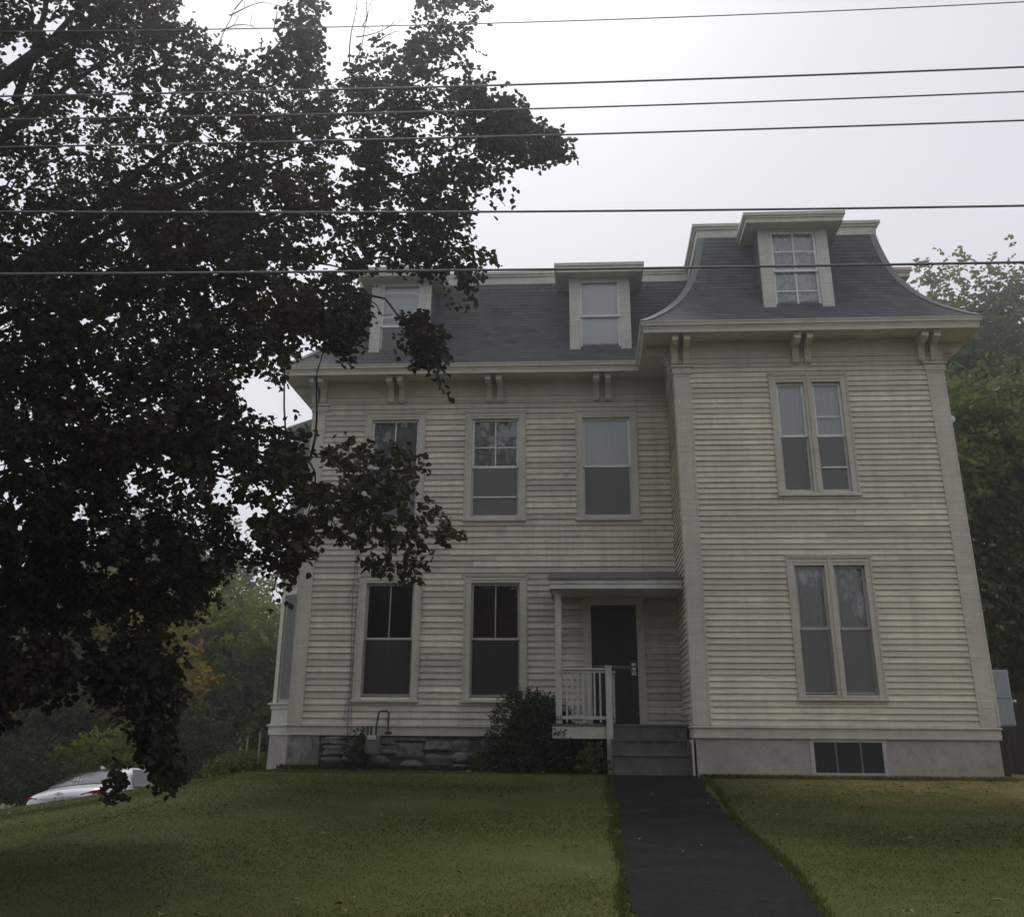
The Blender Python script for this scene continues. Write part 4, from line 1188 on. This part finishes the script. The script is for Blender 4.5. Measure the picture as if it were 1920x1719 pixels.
# left background, beyond the side street
lg = 'trees across the side street'
def ltree(name, label, px, py0, Dr, rpx, rpy, m, nb, per, leaf, seed, r=.16, **kw):
    c = atr(px, py0, Dr); s = Dr / FPX
    b = np.array([c[0], c[1], float(gh(c[0], c[1]))])
    return tree(name, label, b, 5, (c[0], c[1], c[2], rpx * s, rpx * s * .9, rpy * s), m, nb, per, leaf, seed, lg, r, **kw)
ltree('olive_tree_row', 'olive green tree nearest the bay window, sky above it', 440, 1300, 44, 120, 110, 'olive', 80, 26, .19, 31, clump=.85)
ltree('slender_tree', 'taller loose yellow green tree behind the olive one', 425, 1150, 50, 75, 110, 'maple', 22, 14, .20, 32, clump=.8)
ltree('turning_tree', 'tree with orange and yellow turning leaves behind the white car', 175, 1275, 40, 130, 105, 'amber', 70, 24, .17, 33, clump=.8)
ltree('shade_tree', 'dark green tree at the far left behind the beech boughs', -10, 1300, 42, 120, 130, 'darkleaf', 70, 26, .19, 34, clump=.9)
ltree('shade_tree', 'dark green tree between the turning tree and the olive tree', 300, 1290, 46, 100, 110, 'darkleaf', 70, 26, .19, 35, clump=.9)
ltree('background_tree', 'broad dull green tree farthest back, left of the house', 230, 1180, 62, 170, 120, 'olive', 90, 24, .26, 36, clump=1.3)
ltree('background_tree', 'dull tree farthest back beside the house corner', 530, 1310, 62, 110, 90, 'darkleaf', 60, 24, .26, 37, clump=1.2)
def shrub(name, label, c, rad, m, n, leaf, seed, group=None, stems=24, cat='shrub'):
    rg = np.random.default_rng(seed); b = np.array(gz(c)); t = thing(name, label, cat, b, group)
    st_ = MB(); S_ = []
    for q in range(stems):
        d = rg.normal(size=3); d[2] = abs(d[2]) * .9 + .35; d = unit(d)
        e = b + d * np.array(rad) * np.array([1, 1, 1.0]) * rg.uniform(.75, 1.0)
        st_.tube(limb(b + rg.normal(0, .05, 3) * np.array([1, 1, 0]), e, .012, .004, up=.1, n=6, seed=q)[0], list(np.linspace(.012, .004, 6)), 4, False)
    obj('stem', st_, 'bark2', t)
    d = rg.normal(size=(n, 3)); d[:, 2] = np.abs(d[:, 2]); d = unit(d)
    f = rg.uniform(.25, 1, n) ** .45
    f = f * (1 + .16 * noise3(d * 2.2, 1.8, seed))
    s = b + np.array([0, 0, .05]) + d * f[:, None] * np.array(rad)
    k = noise3(s, 6.5, seed + 1) > -.8; s = s[k]; d = d[k]
    P, A, N, L, W = shoots(s, d + rg.normal(0, .5, d.shape) + np.array([0, 0, .3]), 7, (leaf * 2.4, leaf * 4), (leaf * .7, leaf * 1.2), .2, .6, seed)
    k = P[:, 2] > gh(P[:, 0], P[:, 1]) + .02
    leaves('foliage', P[k], A[k], N[k], L[k], W[k], m, t)
    return t
sg_ = 'shrubs beyond the side street'
for q, (px, py, Dr, rx, rz, m, lb) in enumerate([(60, 1400, 33, 1.9, 1.6, 'darkleaf', 'dark shrub at the left edge above the pale low shrub'), (190, 1395, 34, 2.0, 1.7, 'olive', 'shrub directly behind the roof of the white car'), (345, 1400, 35, 2.0, 2.0, 'darkleaf', 'dark shrub right of the white car'), (-80, 1380, 36, 2.2, 2.2, 'darkleaf', 'shrub cut by the left edge of the frame')]):
    c = atr(px, py, Dr); shrub('shrub', lb, (c[0], c[1]), (rx, rx, rz + .8), m, 1500, .13, 60 + q, sg_)
c = aty(455, 1420, 3.2); shrub('garden_shrub', 'light green shrub with stakes beside the bay window', (c[0], c[1]), (.85, .8, .62), 'weed', 620, .08, 71)
c = aty(405, 1440, 4.0); shrub('garden_shrub', 'low wispy shrub on the lawn crest left of the staked one', (c[0], c[1]), (.7, .6, .35), 'olive', 260, .07, 72)
c = aty(505, 1400, 5.5); shrub('garden_shrub', 'dark shrub squeezed behind the corner of the bay', (c[0], c[1]), (.8, .8, 1.3), 'darkleaf', 700, .09, 73)
for q, (px, lean, lb) in enumerate(((449, .02, 'wooden stake at the left side of the staked shrub'), (461, -.03, 'leaning wooden stake in the middle of the staked shrub'), (484, .01, 'wooden stake nearest the bay window'))):
    p = aty(px, 1420, 3.2); b = MB(); z = float(gh(p[0], p[1]))
    b.box(p[0] - .018, p[0] + .018, p[1] - .018, p[1] + .018, z - .2, z + .95 + .1 * (q == 1)); o = obj('garden_stake', b, 'stake'); tag(o, lb, 'stake', 'stakes in the garden shrub')
shrub('round_bush', 'rounded dark green bush in front of the porch railing', (8.02, -.95), (.80, .62, 1.22), 'bush', 2300, .055, 81, stems=30)
shrub('weed_plant', 'small yellowish weed under the porch floor edge', (9.02, -1.62), (.17, .16, .34), 'weed', 60, .06, 82, stems=6, cat='plant')
shrub('weed_plant', 'small weed at the foundation beside the gas meter', (4.72, -.32), (.2, .18, .5), 'bush', 90, .06, 83, stems=6, cat='plant')
shrub('weed_plant', 'tuft of weeds left of the round bush', (7.1, -.55), (.26, .22, .24), 'weed', 70, .05, 84, stems=6, cat='plant')
c = atr(22, 1492, 30); shrub('pale_shrub', 'low shrub with pale leaves at the left edge beside the white car', (c[0], c[1]), (1.1, .8, .95), 'pale', 420, .13, 85)

# ------------------------------------------------------------------ neighbour house and fence at the right edge
nb_ = thing('neighbour_house', 'brown sided neighbouring house half hidden behind the trees', 'house', (24.5, 17, -.9))
FN = lambda u, w, z: (u, 17 - w, z)
obj('wall', clap(FN, 20.6, 26.5, -.9, 4.2, .16, [(21.0, 21.9, 2.6, 3.5)]), 'neigh', nb_)
b = MB(); b.box(20.62, 26.48, 17.03, 24, -.9, 4.2); obj('wall_core', b, 'wood_dark', nb_)
b = MB(); b.add([(20.2, 16.6, 4.2), (26.9, 16.6, 4.2), (26.9, 20.5, 6.6), (20.2, 20.5, 6.6), (20.2, 24.4, 4.2), (26.9, 24.4, 4.2)], [(0, 1, 2, 3), (3, 2, 5, 4), (0, 3, 4), (1, 5, 2)]); obj('roof', b, 'shingle', nb_)
b = MB(); b.box(21.0, 21.9, 16.95, 17.02, 2.6, 2.68); b.box(21.0, 21.9, 16.95, 17.02, 3.42, 3.5); b.box(21.0, 21.08, 16.95, 17.02, 2.68, 3.42); b.box(21.82, 21.9, 16.95, 17.02, 2.68, 3.42); nw_ = obj('window', b, 'trim', nb_)
b = MB(); b.box(21.08, 21.82, 17.0, 17.025, 2.68, 3.42); obj('pane', b, 'car_glass', nb_)
fe = thing('board_fence', 'dark wooden board fence behind the electrical cabinet', 'fence', (18.5, 4.5, -.85))
b = MB(); rg = random.Random(3)
for k in range(38):
    xx = 15.9 + k * .15; b.box(xx, xx + .14, 4.5, 4.525, -1.2, .75 + rg.uniform(-.03, .03))
obj('fence_board', b, 'wood_dark', fe)
b = MB(); b.box(15.9, 21.5, 4.525, 4.57, .45, .55); b.box(15.9, 21.5, 4.525, 4.57, -.6, -.5); obj('rail', b, 'wood_dark', fe)

# ------------------------------------------------------------------ the white car on the side street
ca = atr(238, 1440, 28.6); ca[2] -= 1.475
car = thing('parked_car', 'white four door car parked beyond the lawn, red tail lamps towards us', 'car', (0, 0, 0))
def sec(x, zb, hb, zm, hm_, zbelt, hbelt, zr, hr):
    """half cross-section from sill to roof centre"""
    return [(hb, zb), (hm_, zm), (hbelt, zbelt), ((hbelt * .35 + hr * .65), zbelt + (zr - zbelt) * .6), (hr, zr - .035), (hr * .55, zr), (0, zr + .012)]
ST = [(-2.42, .42, .62, .62, .74, .80, .70, .93, .60), (-2.36, .30, .76, .60, .86, .90, .80, 1.02, .66), (-2.15, .24, .83, .60, .92, .98, .86, 1.085, .70), (-1.75, .2, .86, .62, .925, 1.0, .87, 1.14, .70), (-1.25, .2, .87, .62, .93, .99, .88, 1.34, .66), (-.75, .2, .87, .62, .93, .98, .89, 1.455, .60),
      (0, .2, .87, .62, .93, .96, .89, 1.475, .59), (.55, .2, .87, .62, .93, .95, .89, 1.42, .60), (1.0, .2, .87, .62, .93, .94, .88, 1.19, .66), (1.35, .2, .86, .62, .925, .90, .86, 1.0, .70), (1.8, .22, .84, .58, .90, .84, .82, .93, .66), (2.2, .26, .76, .54, .82, .74, .72, .82, .56), (2.4, .36, .55, .5, .62, .62, .55, .68, .4)]
V = []; Fc = []
for x, zb, hb, zm, hm_, zl, hl, zr, hr in ST:
    half = sec(x, zb, hb, zm, hm_, zl, hl, zr, hr)
    V += [(x, -h, z) for h, z in half] + [(x, h, z) for h, z in half[-2::-1]]
w = 13
for k in range(len(ST) - 1):
    for j in range(w - 1): Fc.append((k * w + j, (k + 1) * w + j, (k + 1) * w + j + 1, k * w + j + 1))
    Fc.append((k * w + w - 1, (k + 1) * w + w - 1, (k + 1) * w, k * w))
Fc += [tuple(range(w)), tuple((len(ST) - 1) * w + j for j in range(w))[::-1]]
b = MB(); b.add(V, Fc)
body = obj('body', b, 'car', car, smooth=True)
ss = body.modifiers.new('sub', 'SUBSURF'); ss.levels = 2; ss.render_levels = 2
def patch(name, pts, m, parent=car, nsub=1, thick=.0):
    q = MB(); q.add(pts, [tuple(range(len(pts)))]); return obj(name, q, m, parent)
rw = MB(); N1 = 8
for k in range(N1 + 1):
    t = k / N1; yy = -.60 + 1.2 * t; bow = .10 * (1 - (2 * t - 1) ** 2)
    rw.v += [(-1.80 - bow * .5, yy * 1.12, 1.135 + bow * .22), (-1.30 - bow * .3, yy * .98, 1.345 + bow * .3), (-.95 - bow * .2, yy * .86, 1.43 + bow * .28)]
for k in range(N1):
    for j in (0, 1): rw.f.append((3 * k + j, 3 * k + 3 + j, 3 * k + 4 + j, 3 * k + 1 + j))
obj('rear_window', rw, 'car_glass', car, smooth=True)
for s in (-1, 1):
    tl = MB()
    tl.add([(-2.40, s * .50, .84), (-2.405, s * .50, .94), (-2.36, s * .72, .985), (-2.27, s * .84, 1.0), (-2.10, s * .895, .98), (-2.16, s * .90, .85), (-2.33, s * .80, .80)], [(0, 1, 2, 6), (2, 3, 5, 6), (3, 4, 5)])
    sl = tl; obj('tail_lamp', tl, 'tail', car)
    sw = MB(); sw.add([(-.95, s * .872, 1.03), (.75, s * .88, 1.0), (.35, s * .70, 1.37), (-.75, s * .70, 1.39)], [(0, 1, 2, 3)]); obj('side_window', sw, 'car_glass', car)
    for xx in (-1.42, 1.42):
        wl = MB(); wl.lathe((xx, s * .84, .33), [(-.11, .31), (-.1, .335), (.1, .335), (.11, .31)], 'y', 20); wo = obj('wheel', wl, 'tyre', car, smooth=False)
        ri = MB(); ri.lathe((xx, s * .955, .33), [(-.01, .22), (.0, .20), (.01, .05)], 'y', 16); obj('rim', ri, 'alloy', wo)
pb = MB(); pb.box(-2.475, -2.45, -.17, .17, .70, .86); obj('number_plate', pb, 'plate', car)
pb = MB(); pb.box(-2.455, -2.43, -.42, .42, .895, .925); obj('trim_strip', pb, 'alloy', car)
pb = MB(); pb.box(-2.44, -2.425, -.10, .10, .975, 1.0); pb.box(-2.445, -2.42, -.035, .035, .955, 1.02); obj('emblem', pb, 'alloy', car)
dk = MB()
for a, zz, l, up in ((-.02, 1.22, .02, .10), (.02, 1.24, .07, .0), (.07, 1.22, .015, .10), (.11, 1.25, .08, -.02), (.15, 1.20, .02, .11)):
    dk.tube([(-1.69, a, zz), (-1.67 + up * .3, a + l, zz + up * .5), (-1.64 + up * .5, a + l * .6, zz + up)], .007, 4)
obj('window_decal', dk, 'lamp_white', car)
an = MB(); an.add([(-.85, -.02, 1.46), (-.70, -.02, 1.475), (-.86, -.015, 1.53), (-.85, .02, 1.46), (-.70, .02, 1.475), (-.86, .015, 1.53)], [(0, 1, 2), (5, 4, 3), (0, 2, 5, 3), (1, 4, 5, 2)]); obj('aerial', an, 'car', car)
car.location = tuple(ca); car.rotation_euler = (R(-6), R(1.5), R(82))

# ------------------------------------------------------------------ air, sky, sun, camera
hz = MB(); hz.box(-150, 160, -60, 200, -8, 19.5)
m = bpy.data.materials.new('haze_air'); m.use_nodes = True; nt = m.node_tree
nt.nodes.remove(nt.nodes['Principled BSDF'])
pv = nd(nt, 'ShaderNodeVolumePrincipled'); pv.inputs['Color'].default_value = (.93, .95, .97, 1)
HAZE = .0032
pv.inputs['Density'].default_value = HAZE; pv.inputs['Anisotropy'].default_value = .9
lk(nt, pv.outputs[0], nt.nodes['Material Output'].inputs['Volume'])
struct(obj('haze', hz, m), 'stuff')

SUN_EL, SUN_AZ = R(50), R(-11)     # azimuth from +Y, negative = to the left
wd = bpy.data.worlds.new('World'); sc.world = wd; wd.use_nodes = True; nt = wd.node_tree
bg = nt.nodes['Background']
sky = nd(nt, 'ShaderNodeTexSky', sky_type='NISHITA'); sky.sun_disc = False
sky.sun_elevation = SUN_EL; sky.sun_rotation = SUN_AZ; sky.air_density = 1.0; sky.dust_density = 4; sky.ozone_density = 1
hs = nd(nt, 'ShaderNodeHueSaturation'); hs.inputs['Saturation'].default_value = .12
lk(nt, sky.outputs[0], hs.inputs['Color'])
ov = mix(nt, .86, hs.outputs[0], (4.75, 4.85, 5.25))
lk(nt, ov, bg.inputs['Color'])
bg.inputs['Strength'].default_value = .12
sl = bpy.data.lights.new('sun', 'SUN'); sl.energy = 1.1; sl.angle = R(14); sl.color = (1, .97, .92)
so = bpy.data.objects.new('sun', sl); COL.objects.link(so)
dv = Vector((math.sin(SUN_AZ) * math.cos(SUN_EL), math.cos(SUN_AZ) * math.cos(SUN_EL), math.sin(SUN_EL)))
so.rotation_euler = dv.to_track_quat('Z', 'Y').to_euler(); so.location = (0, 0, 20)

cam = bpy.data.cameras.new('camera'); co = bpy.data.objects.new('camera', cam); COL.objects.link(co)
cam.sensor_fit = 'HORIZONTAL'; cam.sensor_width = 36; cam.lens = 36 * FPX / 1920
cam.shift_x = 0; cam.shift_y = -OYP / 1920 * -1
cam.clip_start = .1; cam.clip_end = 2000
from mathutils import Matrix
cy, sy, cp, sp = math.cos(YAW), math.sin(YAW), math.cos(PIT), math.sin(PIT)
fwd = Vector((-sy * cp, cy * cp, sp)); right = Vector((cy, sy, 0)); up = right.cross(fwd)
cr, sr = math.cos(ROL), math.sin(ROL)
r2_ = right * cr + up * sr; u2_ = -right * sr + up * cr
Mx = Matrix((r2_, u2_, -fwd)).transposed().to_4x4(); Mx.translation = Vector(CAM)
co.matrix_world = Mx
sc.camera = co
sc.view_settings.view_transform = 'Standard'; sc.view_settings.look = 'None'; sc.view_settings.gamma = 1; sc.view_settings.exposure = .32
sc.cycles.max_bounces = 8; sc.cycles.transparent_max_bounces = 24; sc.cycles.volume_bounces = 1
sc.cycles.use_denoising = True
